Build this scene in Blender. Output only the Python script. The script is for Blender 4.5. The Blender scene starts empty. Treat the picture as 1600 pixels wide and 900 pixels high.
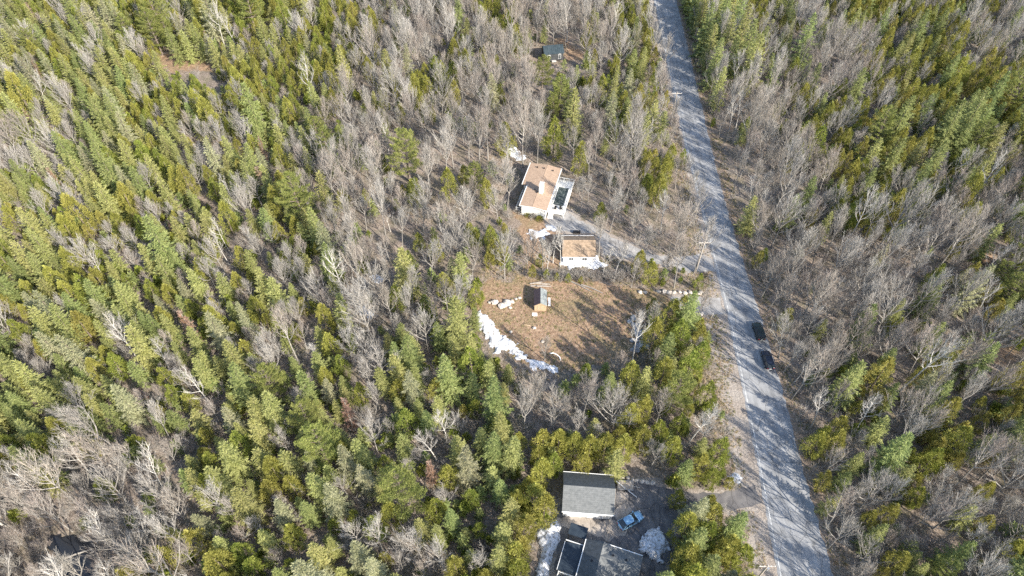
import bpy, bmesh, math, random
import numpy as np
from mathutils import Vector, Matrix, noise
random.seed(7); rng = np.random.default_rng(7)
R = math.radians
sc = bpy.context.scene

# ------------------------------------------------------------------ camera, sky, sun, exposure
CAM_H, FPX, PITCH = 110.0, 1066.7, R(49.5)
cam_d = bpy.data.cameras.new('camera'); cam_d.sensor_width = 36; cam_d.lens = 36*FPX/1600
cam_d.clip_end = 3000; cam_d.clip_start = 1
cam = bpy.data.objects.new('camera', cam_d); sc.collection.objects.link(cam)
cam.location = (0, 0, CAM_H); cam.rotation_euler = (R(90)-PITCH, 0, 0); sc.camera = cam
SUN_EL = R(31); SX, SY = 0.72, -0.69            # horizontal direction towards the sun
w = bpy.data.worlds.new('World'); sc.world = w; w.use_nodes = True
nt = w.node_tree; bg = nt.nodes['Background']
sky = nt.nodes.new('ShaderNodeTexSky'); sky.sky_type = 'NISHITA'; sky.sun_disc = False
sky.sun_elevation = SUN_EL; sky.sun_rotation = math.atan2(SX, SY); sky.air_density = 1.0; sky.dust_density = 1.0
nt.links.new(sky.outputs[0], bg.inputs[0]); bg.inputs[1].default_value = 0.145
sl = bpy.data.lights.new('sun', 'SUN'); sl.energy = 4.4; sl.angle = R(0.5); sl.color = (1, 0.93, 0.82)
so = bpy.data.objects.new('sun', sl); sc.collection.objects.link(so)
sv = Vector((SX*math.cos(SUN_EL), SY*math.cos(SUN_EL), math.sin(SUN_EL)))
so.rotation_euler = sv.to_track_quat('Z', 'Y').to_euler(); so.location = (60, -60, 90)
sc.view_settings.view_transform = 'Standard'; sc.view_settings.look = 'None'
sc.view_settings.exposure = 1.22; sc.view_settings.gamma = 1
sc.cycles.max_bounces = 5; sc.cycles.diffuse_bounces = 3; sc.cycles.transparent_max_bounces = 6
sc.cycles.use_denoising = False

# ------------------------------------------------------------------ survey helpers: photo pixel -> point on a level plane
def P(px, py, z=0.0):
    u = (px-800)/FPX; v = (450-py)/FPX
    dy = math.cos(PITCH)+v*math.sin(PITCH); dz = -math.sin(PITCH)+v*math.cos(PITCH)
    t = (z-CAM_H)/dz
    return (u*t, dy*t)
def proj(x, y, z):
    """world -> photo pixel"""
    dz = z-CAM_H
    d = y*math.cos(PITCH)-dz*math.sin(PITCH); up = y*math.sin(PITCH)+dz*math.cos(PITCH)
    return 800+FPX*x/d, 450-FPX*up/d, d
def poly(pts, z=0.0): return [P(a, b, z) for a, b in pts]
def inside(x, y, pg):
    c = False; n = len(pg); j = n-1
    for i in range(n):
        xi, yi = pg[i]; xj, yj = pg[j]
        if (yi > y) != (yj > y) and x < (xj-xi)*(y-yi)/(yj-yi)+xi: c = not c
        j = i
    return c
def sdist(X, Y, pg):
    """signed distance (inside negative) of numpy points to a polygon"""
    d = np.full(X.shape, 1e9); c = np.zeros(X.shape, bool); n = len(pg)
    for i in range(n):
        ax, ay = pg[i-1]; bx, by = pg[i]
        ex, ey = bx-ax, by-ay
        t = np.clip(((X-ax)*ex+(Y-ay)*ey)/(ex*ex+ey*ey+1e-9), 0, 1)
        d = np.minimum(d, np.hypot(X-ax-t*ex, Y-ay-t*ey))
        if abs(ey) > 1e-9:
            c ^= ((by > Y) != (ay > Y)) & (X < (ax-bx)*(Y-by)/(ay-by)+bx)
    return np.where(c, -d, d)

# ------------------------------------------------------------------ materials
def mat(name, col, rough=0.9, col2=None, scale=2.0, rand=0.0, hue=0.0, bump=0.0, bscale=8.0, metal=0.0, transl=0.0, detail=6, alpha=None, spec=0.3, stops=(0.35, 0.65)):
    m = bpy.data.materials.new(name); m.use_nodes = True; n = m.node_tree.nodes; l = m.node_tree.links
    b = n['Principled BSDF']; b.inputs['Roughness'].default_value = rough; b.inputs['Metallic'].default_value = metal
    b.inputs['Specular IOR Level'].default_value = spec
    b.inputs['Base Color'].default_value = (*col, 1)
    src = None
    if col2:
        tc = n.new('ShaderNodeTexCoord'); nz = n.new('ShaderNodeTexNoise'); nz.inputs['Scale'].default_value = scale; nz.inputs['Detail'].default_value = detail
        l.new(tc.outputs['Object'], nz.inputs['Vector'])
        cr = n.new('ShaderNodeValToRGB'); cr.color_ramp.elements[0].color = (*col, 1); cr.color_ramp.elements[1].color = (*col2, 1)
        cr.color_ramp.elements[0].position, cr.color_ramp.elements[1].position = stops
        l.new(nz.outputs[0], cr.inputs[0]); src = cr.outputs[0]
    if rand or hue:
        oi = n.new('ShaderNodeObjectInfo'); hs = n.new('ShaderNodeHueSaturation')
        if src: l.new(src, hs.inputs['Color'])
        else: hs.inputs['Color'].default_value = (*col, 1)
        mr = n.new('ShaderNodeMapRange'); mr.inputs[3].default_value = 1-rand; mr.inputs[4].default_value = 1+rand
        l.new(oi.outputs['Random'], mr.inputs[0]); l.new(mr.outputs[0], hs.inputs['Value'])
        mu = n.new('ShaderNodeMath'); mu.operation = 'MULTIPLY'; mu.inputs[1].default_value = 7.31; l.new(oi.outputs['Random'], mu.inputs[0])
        fr = n.new('ShaderNodeMath'); fr.operation = 'FRACT'; l.new(mu.outputs[0], fr.inputs[0])
        mh = n.new('ShaderNodeMapRange'); mh.inputs[3].default_value = 0.5-hue; mh.inputs[4].default_value = 0.5+hue
        l.new(fr.outputs[0], mh.inputs[0]); l.new(mh.outputs[0], hs.inputs['Hue']); src = hs.outputs[0]
    if src: l.new(src, b.inputs['Base Color'])
    if bump:
        tc2 = n.new('ShaderNodeTexCoord'); nb = n.new('ShaderNodeTexNoise'); nb.inputs['Scale'].default_value = bscale; nb.inputs['Detail'].default_value = 8
        l.new(tc2.outputs['Object'], nb.inputs['Vector'])
        bp = n.new('ShaderNodeBump'); bp.inputs['Strength'].default_value = bump; bp.inputs['Distance'].default_value = 0.1
        l.new(nb.outputs[0], bp.inputs['Height']); l.new(bp.outputs[0], b.inputs['Normal'])
    if transl:
        tr = n.new('ShaderNodeBsdfTranslucent'); mx = n.new('ShaderNodeMixShader'); mx.inputs[0].default_value = transl
        if src: l.new(src, tr.inputs[0])
        else: tr.inputs[0].default_value = (*col, 1)
        l.new(b.outputs[0], mx.inputs[1]); l.new(tr.outputs[0], mx.inputs[2]); l.new(mx.outputs[0], n['Material Output'].inputs[0])
    return m
M = {}
def leaf(name, c, r=0.16, h=0.014, c2=None): c = tuple(q*1.1 for q in c); c2 = tuple(q*1.1 for q in c2); M[name] = mat(name, c, 0.75, col2=c2, scale=0.9, detail=2, rand=r, hue=h, transl=0.28, spec=0.2)
leaf('spruce_yellow_green', (.245, .255, .080), c2=(.345, .342, .135))
leaf('spruce_green', (.175, .212, .068), c2=(.265, .288, .110))
leaf('spruce_pale', (.260, .262, .135), c2=(.345, .335, .205))
leaf('cedar_olive', (.225, .222, .045), c2=(.340, .325, .085), h=.008)
leaf('cedar_gold', (.265, .240, .055), c2=(.345, .315, .095), h=.004)
leaf('cedar_green', (.165, .200, .035), c2=(.275, .285, .065))
leaf('pine_green', (.165, .190, .048), c2=(.275, .285, .088), h=.006)
leaf('dead_russet', (.240, .150, .095), c2=(.300, .215, .160))
M['bark_brown'] = mat('bark_brown', (.13, .10, .08), 0.95, (.22, .18, .15), 3)
M['bark_grey'] = mat('bark_grey', (.21, .193, .172), 0.9, (.34, .315, .28), 1.5, rand=.12)
M['bark_white'] = mat('bark_white', (.36, .335, .30), 0.85, (.58, .55, .50), 2.5, rand=.08)
M['twig_grey'] = mat('twig_grey', (.285, .264, .236), 0.9, (.375, .350, .315), 0.6, rand=.14, hue=.01)
M['twig_brown'] = mat('twig_brown', (.265, .224, .190), 0.9, (.355, .305, .262), 0.6, rand=.14, hue=.012)
M['twig_pale'] = mat('twig_pale', (.34, .32, .29), 0.9, (.43, .405, .37), 0.6, rand=.1)

# ------------------------------------------------------------------ mesh and object helpers
class MB:
    def __init__(s): s.v = []; s.f = []; s.m = []
    def tri(s, a, b, c, m=0):
        k = len(s.v); s.v += [a, b, c]; s.f.append((k, k+1, k+2)); s.m.append(m)
    def quad(s, a, b, c, d, m=0):
        k = len(s.v); s.v += [a, b, c, d]; s.f.append((k, k+1, k+2, k+3)); s.m.append(m)
    def tube(s, pts, rad, n=5, m=0, cap=False):
        k = len(s.v); N = len(pts)
        for i, p in enumerate(pts):
            p = Vector(p); d = (Vector(pts[min(i+1, N-1)])-Vector(pts[max(i-1, 0)]))
            d = d.normalized() if d.length > 1e-6 else Vector((0, 0, 1))
            a = d.cross(Vector((0.3, 1, 0.2)) if abs(d.y) < .9 else Vector((1, 0, 0))).normalized(); b = d.cross(a)
            for j in range(n):
                t = 2*math.pi*j/n; s.v.append(tuple(p+(a*math.cos(t)+b*math.sin(t))*rad[i]))
        for i in range(N-1):
            for j in range(n):
                s.f.append((k+i*n+j, k+i*n+(j+1) % n, k+(i+1)*n+(j+1) % n, k+(i+1)*n+j)); s.m.append(m)
        if cap:
            s.f.append(tuple(k+(N-1)*n+j for j in range(n))); s.m.append(m)
            s.f.append(tuple(k+j for j in reversed(range(n)))); s.m.append(m)
    def box(s, x0, x1, y0, y1, z0, z1, m=0):
        k = len(s.v)
        s.v += [(x0, y0, z0), (x1, y0, z0), (x1, y1, z0), (x0, y1, z0), (x0, y0, z1), (x1, y0, z1), (x1, y1, z1), (x0, y1, z1)]
        for f in ((3, 2, 1, 0), (4, 5, 6, 7), (0, 1, 5, 4), (1, 2, 6, 5), (2, 3, 7, 6), (3, 0, 4, 7)): s.f.append(tuple(k+i for i in f)); s.m.append(m)
    def prism(s, pg, lo, hi, m=0):
        """pg: list of 2D points ccw, lo/hi: callables or numbers giving z"""
        k = len(s.v); n = len(pg)
        L = (lambda x, y: lo) if not callable(lo) else lo; Hh = (lambda x, y: hi) if not callable(hi) else hi
        s.v += [(x, y, L(x, y)) for x, y in pg]+[(x, y, Hh(x, y)) for x, y in pg]
        s.f.append(tuple(k+i for i in reversed(range(n)))); s.f.append(tuple(k+n+i for i in range(n))); s.m += [m, m]
        for i in range(n): s.f.append((k+i, k+(i+1) % n, k+n+(i+1) % n, k+n+i)); s.m.append(m)
    def mesh(s, name, mats, smooth=False):
        me = bpy.data.meshes.new(name); me.from_pydata([tuple(v) for v in s.v], [], s.f)
        for q in (mats if isinstance(mats, (list, tuple)) else [mats]): me.materials.append(q)
        if any(s.m): me.polygons.foreach_set('material_index', s.m)
        if smooth: me.polygons.foreach_set('use_smooth', [True]*len(s.f))
        me.update(); return me
def link(o, parent=None):
    sc.collection.objects.link(o)
    if parent: o.parent = parent
    return o
def obj(name, me, parent=None, loc=(0, 0, 0), rz=0.0):
    o = bpy.data.objects.new(name, me); o.location = loc; o.rotation_euler = (0, 0, rz); return link(o, parent)
def tag(o, label=None, cat=None, group=None, kind=None):
    if label: o['label'] = label
    if cat: o['category'] = cat
    if group: o['group'] = group
    if kind: o['kind'] = kind
    return o
def thing(name, label, cat, loc=(0, 0, 0), rz=0.0, group=None):
    return tag(obj(name, None, None, loc, rz), label, cat, group)

# ------------------------------------------------------------------ surveyed outlines (photo pixels on the ground)
ROAD_L = [(49.8, 300), (48.2, 240), (47.4, 218), (45.6, 170), (45.0, 140), (44.8, 120), (44.6, 100), (44.5, 86), (43.8, 70), (43.2, 57), (41.9, 36), (40.3, 10), (38.5, -40)]
ROAD_R = [(57.5, 300), (55.4, 240), (54.2, 218), (52.4, 170), (51.1, 140), (50.5, 120), (50.5, 100), (50.8, 86), (50.7, 70), (50.3, 57), (49.9, 36), (48.7, 10), (47.0, -40)]
def edge_x(E, y):
    for (xa, ya), (xb, yb) in zip(E, E[1:]):
        if ya >= y >= yb: return xa+(xb-xa)*(ya-y)/(ya-yb)
    return E[0][0] if y > E[0][1] else E[-1][0]
DRIVE = poly([(852, 336), (868, 317), (885, 328), (905, 345), (925, 352), (952, 367), (985, 384), (1020, 397), (1060, 402), (1094, 398), (1112, 404), (1118, 424), (1075, 425), (1040, 415), (1000, 406), (965, 400), (944, 396), (934, 365), (915, 362), (880, 362), (862, 354)])
PAD = poly([(1050, 463), (1095, 464), (1124, 466), (1134, 490), (1108, 492), (1075, 486), (1052, 478)])
YARD = poly([(960, 748), (1000, 752), (1042, 762), (1090, 772), (1140, 768), (1178, 758), (1192, 790), (1150, 796), (1100, 796), (1062, 800), (1052, 830), (1050, 865), (1030, 900), (1000, 930), (940, 930), (870, 930), (868, 880), (872, 820), (862, 805), (874, 790), (950, 790)])
CLEAR = poly([(746, 452), (760, 440), (790, 438), (830, 433), (870, 430), (900, 438), (960, 445), (1000, 455), (1050, 462), (1095, 464), (1100, 485), (1060, 492), (1012, 500), (1010, 545), (960, 562), (930, 575), (880, 582), (840, 577), (808, 560), (772, 522), (748, 494)])
HOUSEYARD = poly([(800, 335), (816, 322), (852, 336), (870, 352), (886, 366), (880, 400), (870, 425), (820, 420), (815, 380), (808, 352)])
FALLOW = [poly([(238, 92), (262, 80), (318, 78), (345, 96), (362, 112), (350, 126), (318, 110), (285, 112), (250, 112)]), poly([(1508, 385), (1530, 380), (1555, 400), (1545, 425), (1520, 415)]), poly([(1545, 545), (1580, 535), (1600, 555), (1590, 575), (1555, 572)]), poly([(865, 60), (885, 58), (912, 80), (910, 96), (884, 94)])]
POND = poly([(70, 840), (105, 835), (150, 850), (160, 880), (150, 905), (80, 905), (85, 870)])
LEFTSH = [(1010, 0), (1022, 60), (1042, 150), (1060, 200), (1078, 290), (1093, 370), (1104, 440), (1104, 500), (1114, 560), (1124, 620), (1138, 680), (1146, 750), (1166, 830), (1180, 900)]
SH_L = [(44, 300)]+[P(a, b) for a, b in LEFTSH]+[(34.5, 0), (33, -40)]

# ------------------------------------------------------------------ ground: one sheet, finely divided where the woods are
def axis(lo, hi, step, far):
    a = list(np.arange(lo, hi+.01, step)); d = step; x = lo; L = []
    while x > -far: d *= 1.6; x -= d; L.append(x)
    d = step; x = hi; Rr = []
    while x < far: d *= 1.6; x += d; Rr.append(x)
    return np.array(L[::-1]+a+Rr)
gx = axis(-185, 185, 0.8, 2500); gy = axis(15, 262, 0.8, 2500)
X, Y = np.meshgrid(gx, gy); nx, ny = len(gx), len(gy)
def smooth(d, wd): return np.clip(0.5-d/wd, 0, 1)
vn = np.array([noise.noise((x*.35, y*.35, 3)) for x, y in zip(X.ravel(), Y.ravel())]).reshape(X.shape)
dcl = np.minimum(sdist(X, Y, CLEAR), sdist(X, Y, HOUSEYARD))+vn*2.2
shoulder = np.minimum(sdist(X, Y, SH_L+[(ROAD_L[-1][0]+4, -40)]+[(a+3, b) for a, b in ROAD_L[::-1]]), 1e9)+vn*1.4
rshoulder = sdist(X, Y, [(a-2, b) for a, b in ROAD_R]+[(a+2.1, b) for a, b in ROAD_R[::-1]])+vn*1.6
fal = np.minimum.reduce([sdist(X, Y, p) for p in FALLOW])+vn*2
yrd = np.minimum.reduce([sdist(X, Y, YARD), sdist(X, Y, DRIVE), sdist(X, Y, PAD)])+vn*1.2
wC = smooth(dcl, 1.6); wF = smooth(fal, 3); wG = np.maximum(smooth(shoulder, 1.2), smooth(yrd-1.0, 1.6)*.8); wR = smooth(rshoulder, 1.5)
flat = np.minimum.reduce([np.clip(d/4, 0, 1) for d in (sdist(X, Y, SH_L+[(60, -40), (60, 300)]), dcl, yrd)])
Z = (vn*0.35+0.12*np.sin(X*.07)*np.cos(Y*.05)-.16)*flat-0.01
Z = np.where((np.abs(X) > 190) | (Y > 265), -0.3, Z)
k = np.arange(nx*ny).reshape(ny, nx)
me = bpy.data.meshes.new('ground')
vs = np.stack([X, Y, Z], -1).reshape(-1, 3)
F4 = np.stack([k[:-1, :-1], k[:-1, 1:], k[1:, 1:], k[1:, :-1]], -1).reshape(-1, 4)
me.from_pydata(vs.tolist(), [], F4.tolist())
at = me.attributes.new('zone', 'FLOAT_COLOR', 'POINT')
at.data.foreach_set('color', np.stack([np.maximum(wC, wF*.8), wG, wR, np.ones_like(wC)], -1).ravel().astype(np.float32))
me.polygons.foreach_set('use_smooth', [True]*len(F4))
def ground_material():
    m = bpy.data.materials.new('woodland_ground'); m.use_nodes = True; n = m.node_tree.nodes; l = m.node_tree.links; b = n['Principled BSDF']
    b.inputs['Roughness'].default_value = .95; b.inputs['Specular IOR Level'].default_value = .15
    tc = n.new('ShaderNodeTexCoord')
    def nz(s, d=8, dist=0):
        q = n.new('ShaderNodeTexNoise'); q.inputs['Scale'].default_value = s; q.inputs['Detail'].default_value = d; q.inputs['Roughness'].default_value = .62; q.inputs['Distortion'].default_value = dist
        l.new(tc.outputs['Object'], q.inputs['Vector']); return q.outputs[0]
    def ramp(src, *st):
        c = n.new('ShaderNodeValToRGB'); e = c.color_ramp.elements
        while len(e) < len(st): e.new(.5)
        for q, (p, col) in zip(e, st): q.position = p; q.color = (*col, 1)
        l.new(src, c.inputs[0]); return c.outputs[0]
    def mix(f, a, c, mode='MIX'):
        x = n.new('ShaderNodeMix'); x.data_type = 'RGBA'; x.blend_type = mode
        if isinstance(f, float): x.inputs[0].default_value = f
        else: l.new(f, x.inputs[0])
        l.new(a, x.inputs[6]); l.new(c, x.inputs[7]); return x.outputs[2]
    fine = nz(3.2); mid = nz(.35); big = nz(.06, 4)
    litter = ramp(fine, (.28, (.080, .062, .048)), (.45, (.205, .158, .122)), (.58, (.31, .250, .200)), (.75, (.43, .365, .31)))
    moss = ramp(fine, (.3, (.045, .050, .022)), (.7, (.17, .15, .075)))
    woods = mix(ramp(mid, (.46, (0, 0, 0)), (.66, (.75, .75, .75))), litter, moss)
    woods = mix(ramp(big, (.35, (.0, .0, .0)), (.6, (.35, .35, .35))), woods, ramp(fine, (.3, (.12, .105, .09)), (.7, (.30, .27, .24))))
    dry = ramp(nz(1.6, 10, .6), (.25, (.115, .075, .050)), (.43, (.240, .158, .102)), (.58, (.335, .232, .155)), (.78, (.46, .355, .25)))
    dry2 = ramp(nz(2.4), (.3, (.09, .085, .035)), (.65, (.26, .215, .12)))
    dry = mix(ramp(nz(.16, 5, 1.2), (.48, (0, 0, 0)), (.64, (.6, .6, .6))), dry, dry2)
    grav = ramp(nz(5, 10), (.25, (.20, .175, .150)), (.5, (.34, .30, .26)), (.75, (.46, .42, .38)))
    grav = mix(ramp(mid, (.4, (0, 0, 0)), (.7, (.7, .7, .7))), grav, litter)
    brown = ramp(fine, (.25, (.13, .095, .07)), (.5, (.26, .20, .15)), (.75, (.40, .33, .27)))
    a = n.new('ShaderNodeAttribute'); a.attribute_name = 'zone'; sp = n.new('ShaderNodeSeparateColor'); l.new(a.outputs['Color'], sp.inputs[0])
    def frayed(s):
        ad = n.new('ShaderNodeMath'); ad.operation = 'ADD'; l.new(s, ad.inputs[0])
        su = n.new('ShaderNodeMath'); su.operation = 'MULTIPLY_ADD'; su.inputs[1].default_value = 1.6; su.inputs[2].default_value = -.8; l.new(nz(1.3, 8), su.inputs[0]); l.new(su.outputs[0], ad.inputs[1])
        mr = n.new('ShaderNodeMapRange'); mr.inputs[1].default_value = .35; mr.inputs[2].default_value = .65; l.new(ad.outputs[0], mr.inputs[0]); return mr.outputs[0]
    c = mix(frayed(sp.outputs[0]), woods, dry); c = mix(frayed(sp.outputs[2]), c, brown); c = mix(frayed(sp.outputs[1]), c, grav)
    l.new(c, b.inputs['Base Color'])
    bp = n.new('ShaderNodeBump'); bp.inputs['Strength'].default_value = .8; bp.inputs['Distance'].default_value = .25; l.new(nz(2.2, 10), bp.inputs['Height']); l.new(bp.outputs[0], b.inputs['Normal'])
    return m
me.materials.append(ground_material()); tag(obj('ground', me), 'brown leaf litter and dry grass ground under the woods', kind='structure')

# ------------------------------------------------------------------ road, edge line, driveways
def road_material(name, dark, light, streak=1.0, patch=.5):
    m = bpy.data.materials.new(name); m.use_nodes = True; n = m.node_tree.nodes; l = m.node_tree.links; b = n['Principled BSDF']
    b.inputs['Roughness'].default_value = .85; b.inputs['Specular IOR Level'].default_value = .25
    uv = n.new('ShaderNodeUVMap'); mp = n.new('ShaderNodeMapping'); l.new(uv.outputs[0], mp.inputs[0]); mp.inputs['Scale'].default_value = (1.2, .02*streak, 1)
    a = n.new('ShaderNodeTexNoise'); a.inputs['Scale'].default_value = 1; a.inputs['Detail'].default_value = 5; l.new(mp.outputs[0], a.inputs['Vector'])
    c = n.new('ShaderNodeTexNoise'); c.inputs['Scale'].default_value = 7; c.inputs['Detail'].default_value = 8; l.new(uv.outputs[0], c.inputs['Vector'])
    d = n.new('ShaderNodeTexNoise'); d.inputs['Scale'].default_value = .45; d.inputs['Detail'].default_value = 6; l.new(uv.outputs[0], d.inputs['Vector'])
    s = n.new('ShaderNodeMath'); s.operation = 'MULTIPLY_ADD'; s.inputs[1].default_value = .45; l.new(a.outputs[0], s.inputs[0])
    s2 = n.new('ShaderNodeMath'); s2.operation = 'MULTIPLY'; s2.inputs[1].default_value = .55-.0; l.new(d.outputs[0], s2.inputs[0])
    l.new(s2.outputs[0], s.inputs[2])
    s3 = n.new('ShaderNodeMath'); s3.operation = 'MULTIPLY_ADD'; s3.inputs[1].default_value = .22; l.new(c.outputs[0], s3.inputs[0]); l.new(s.outputs[0], s3.inputs[2])
    r = n.new('ShaderNodeValToRGB'); r.color_ramp.elements[0].position = .47; r.color_ramp.elements[1].position = .74
    r.color_ramp.elements[0].color = (*dark, 1); r.color_ramp.elements[1].color = (*light, 1); l.new(s3.outputs[0], r.inputs[0])
    # a few thin cracks
    vo = n.new('ShaderNodeTexVoronoi'); vo.feature = 'DISTANCE_TO_EDGE'; vo.inputs['Scale'].default_value = .28
    dm = n.new('ShaderNodeMapping'); dm.inputs['Scale'].default_value = (1, .6, 1)
    ad = n.new('ShaderNodeVectorMath'); l.new(uv.outputs[0], ad.inputs[0]); l.new(d.outputs['Color'], ad.inputs[1]); l.new(ad.outputs[0], dm.inputs[0]); l.new(dm.outputs[0], vo.inputs['Vector'])
    mr = n.new('ShaderNodeMapRange'); mr.inputs[1].default_value = .004; mr.inputs[2].default_value = .018; mr.inputs[3].default_value = .62; mr.inputs[4].default_value = 1; l.new(vo.outputs[0], mr.inputs[0])
    mx = n.new('ShaderNodeMix'); mx.data_type = 'RGBA'; mx.blend_type = 'MULTIPLY'; mx.inputs[0].default_value = 1; l.new(r.outputs[0], mx.inputs[6]); l.new(mr.outputs[0], mx.inputs[7]); l.new(mx.outputs[2], b.inputs['Base Color'])
    bp = n.new('ShaderNodeBump'); bp.inputs['Strength'].default_value = .3; bp.inputs['Distance'].default_value = .03; l.new(c.outputs[0], bp.inputs['Height']); l.new(bp.outputs[0], b.inputs['Normal'])
    return m
def strip(name, left, right, z, m, ys, wob=0.0, cols=6):
    v = []; f = []; uvs = []
    for i, y in enumerate(ys):
        a, c = left(y), right(y)
        a += wob*noise.noise((y*.8, 1.3, 0))*.6; c += wob*noise.noise((y*.8, 9.3, 0))
        for j in range(cols+1): t = j/cols; v.append((a+(c-a)*t, y, z)); uvs.append((a+(c-a)*t, y))
    for i in range(len(ys)-1):
        for j in range(cols): q = i*(cols+1)+j; f.append((q, q+1, q+cols+2, q+cols+1))
    me = bpy.data.meshes.new(name); me.from_pydata(v, [], f); u = me.uv_layers.new(name='UVMap')
    for lp in me.loops: u.data[lp.index].uv = uvs[lp.vertex_index]
    me.materials.append(m); return obj(name, me)
ys = np.arange(-40, 300, .7)
asph = road_material('weathered_asphalt', (.185, .188, .192), (.36, .36, .358))
tag(strip('road', lambda y: edge_x(ROAD_L, y)-.45, lambda y: edge_x(ROAD_R, y)+.1, .006, asph, ys, .45), 'pale weathered two lane asphalt road', kind='structure')
white_line = mat('worn_white_line', (.34, .34, .33), .8, (.68, .68, .66), 1.3, stops=(.44, .60))
tag(strip('road_edge_line', lambda y: edge_x(ROAD_L, y), lambda y: edge_x(ROAD_L, y)+.12, .012, white_line, ys, 0, 1), 'thin worn white edge line along the left of the road', kind='structure')
def sheet(name, pg, z, m, jit=.4, step=.7):
    """organic-edged sheet: subdivide outline, wobble it"""
    out = []
    for (ax, ay), (bx, by) in zip(pg, pg[1:]+pg[:1]):
        n = max(1, int(math.hypot(bx-ax, by-ay)/step))
        for i in range(n):
            x, y = ax+(bx-ax)*i/n, ay+(by-ay)*i/n
            out.append((x+jit*noise.noise((x*.7, y*.7, 0)), y+jit*noise.noise((x*.7, y*.7, 9))))
    bm = bmesh.new(); vv = [bm.verts.new((x, y, z)) for x, y in out]; bm.faces.new(vv)
    bmesh.ops.triangulate(bm, faces=bm.faces[:])
    u = bm.loops.layers.uv.new('UVMap')
    for f in bm.faces:
        if f.normal.z < 0: f.normal_flip()
        for lp in f.loops: lp[u].uv = (lp.vert.co.x, lp.vert.co.y)
    me = bpy.data.meshes.new(name); bm.to_mesh(me); bm.free(); me.materials.append(m); return obj(name, me)
gravel_m = road_material('grey_gravel_driveway', (.22, .21, .20), (.39, .375, .355), 30)
yard_m = road_material('shade_darkened_asphalt', (.085, .082, .085), (.19, .178, .17), 30)  # asphalt darkened further, tree shade over the yard put into the colour
tag(sheet('driveway', DRIVE, .004, gravel_m, .7), 'grey gravel driveway from the road past the small tan garage to the white house', kind='structure')
tag(sheet('driveway', PAD, .004, gravel_m, .8), 'short grey gravel entrance from the road to the clearing', kind='structure')
tag(sheet('yard_pavement', YARD, .004, yard_m, .8), 'paved yard darkened for tree shade between the dark-roofed garage and the road', kind='structure')
FRONT = poly([(868, 806), (962, 812), (963, 768), (976, 764), (986, 790), (975, 835), (945, 846), (925, 835), (872, 822)])
front_m = road_material('pale_gravel_forecourt', (.26, .225, .19), (.44, .39, .34), 30)
tag(sheet('forecourt', FRONT, .010, front_m, .9), 'pale gravel strip in front of the dark-roofed garage', kind='structure')
water_m = mat('dark_pond_water', (.02, .022, .026), .12, spec=.5)
tag(sheet('water', POND, .02, water_m, 1.2), 'dark still water of the small pond in the lower left woods', kind='structure')


# ------------------------------------------------------------------ buildings
def shingle_mat(name, c1, c2, row=.28):
    m = mat(name, c1, .95, c2, 2.2, bump=.0); n = m.node_tree.nodes; l = m.node_tree.links; b = n['Principled BSDF']
    tc = n.new('ShaderNodeTexCoord'); br = n.new('ShaderNodeTexBrick'); mp = n.new('ShaderNodeMapping'); l.new(tc.outputs['Object'], mp.inputs[0])
    br.inputs['Scale'].default_value = 1; br.inputs['Brick Width'].default_value = .9; br.inputs['Row Height'].default_value = row; br.inputs['Mortar Size'].default_value = .02
    br.inputs['Color1'].default_value = (1, 1, 1, 1); br.inputs['Color2'].default_value = (.90, .90, .90, 1); br.inputs['Mortar'].default_value = (.74, .74, .74, 1)
    l.new(mp.outputs[0], br.inputs['Vector'])
    mx = n.new('ShaderNodeMix'); mx.data_type = 'RGBA'; mx.blend_type = 'MULTIPLY'; mx.inputs[0].default_value = 1
    l.new(b.inputs['Base Color'].links[0].from_socket, mx.inputs[6]); l.new(br.outputs[0], mx.inputs[7]); l.new(mx.outputs[2], b.inputs['Base Color'])
    return m
M['tan_shingle'] = shingle_mat('tan_shingle', (.35, .25, .178), (.43, .312, .225))
M['tan_shingle_old'] = shingle_mat('tan_shingle_old', (.23, .168, .112), (.38, .28, .195))
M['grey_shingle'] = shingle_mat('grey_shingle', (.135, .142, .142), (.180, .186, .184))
M['shaded_grey_shingle'] = shingle_mat('shaded_grey_shingle', (.085, .094, .098), (.125, .134, .138))  # same grey roofing, darkened in colour for slopes turned from the sun
M['white_siding'] = mat('white_siding', (.78, .77, .73), .6, (.68, .66, .60), .8)
M['white_trim'] = mat('white_trim', (.80, .80, .78), .5)
M['dark_siding'] = mat('dark_siding', (.045, .048, .05), .7, (.07, .075, .078), 2)
M['dark_metal_roof'] = mat('dark_metal_roof', (.035, .052, .060), .45, (.055, .075, .085), 1.2, metal=.2)
M['navy_roof'] = mat('navy_roof', (.022, .032, .045), .5, (.035, .048, .062), 1.5)
M['glass'] = mat('dark_window_glass', (.03, .04, .05), .08, spec=.8)
M['wood_new'] = mat('new_pine_boards', (.38, .28, .17), .8, (.50, .38, .25), 4)
M['wood_old'] = mat('weathered_boards', (.30, .25, .20), .9, (.45, .40, .34), 4)
M['brown_metal'] = mat('brown_metal_roof', (.085, .058, .062), .5, (.11, .08, .082), 2)
M['green_metal'] = mat('pale_green_metal_roof', (.185, .205, .20), .5, (.265, .285, .28), 2)
M['steel'] = mat('galvanised_steel', (.45, .46, .47), .4, metal=.6)
M['black'] = mat('black_plastic', (.02, .02, .022), .5)
M['rubber'] = mat('tyre_rubber', (.02, .02, .02), .9)
M['concrete'] = mat('concrete', (.42, .40, .37), .9, (.52, .50, .47), 3)
def mesh_obj(name, fn, m, parent, label=None):
    mb = MB(); fn(mb); o = obj(name, mb.mesh(name, m), parent)
    if label: o['label'] = label
    return o
def boxo(name, b, m, parent, label=None): return mesh_obj(name, lambda q: q.box(*b), m, parent, label)
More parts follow.
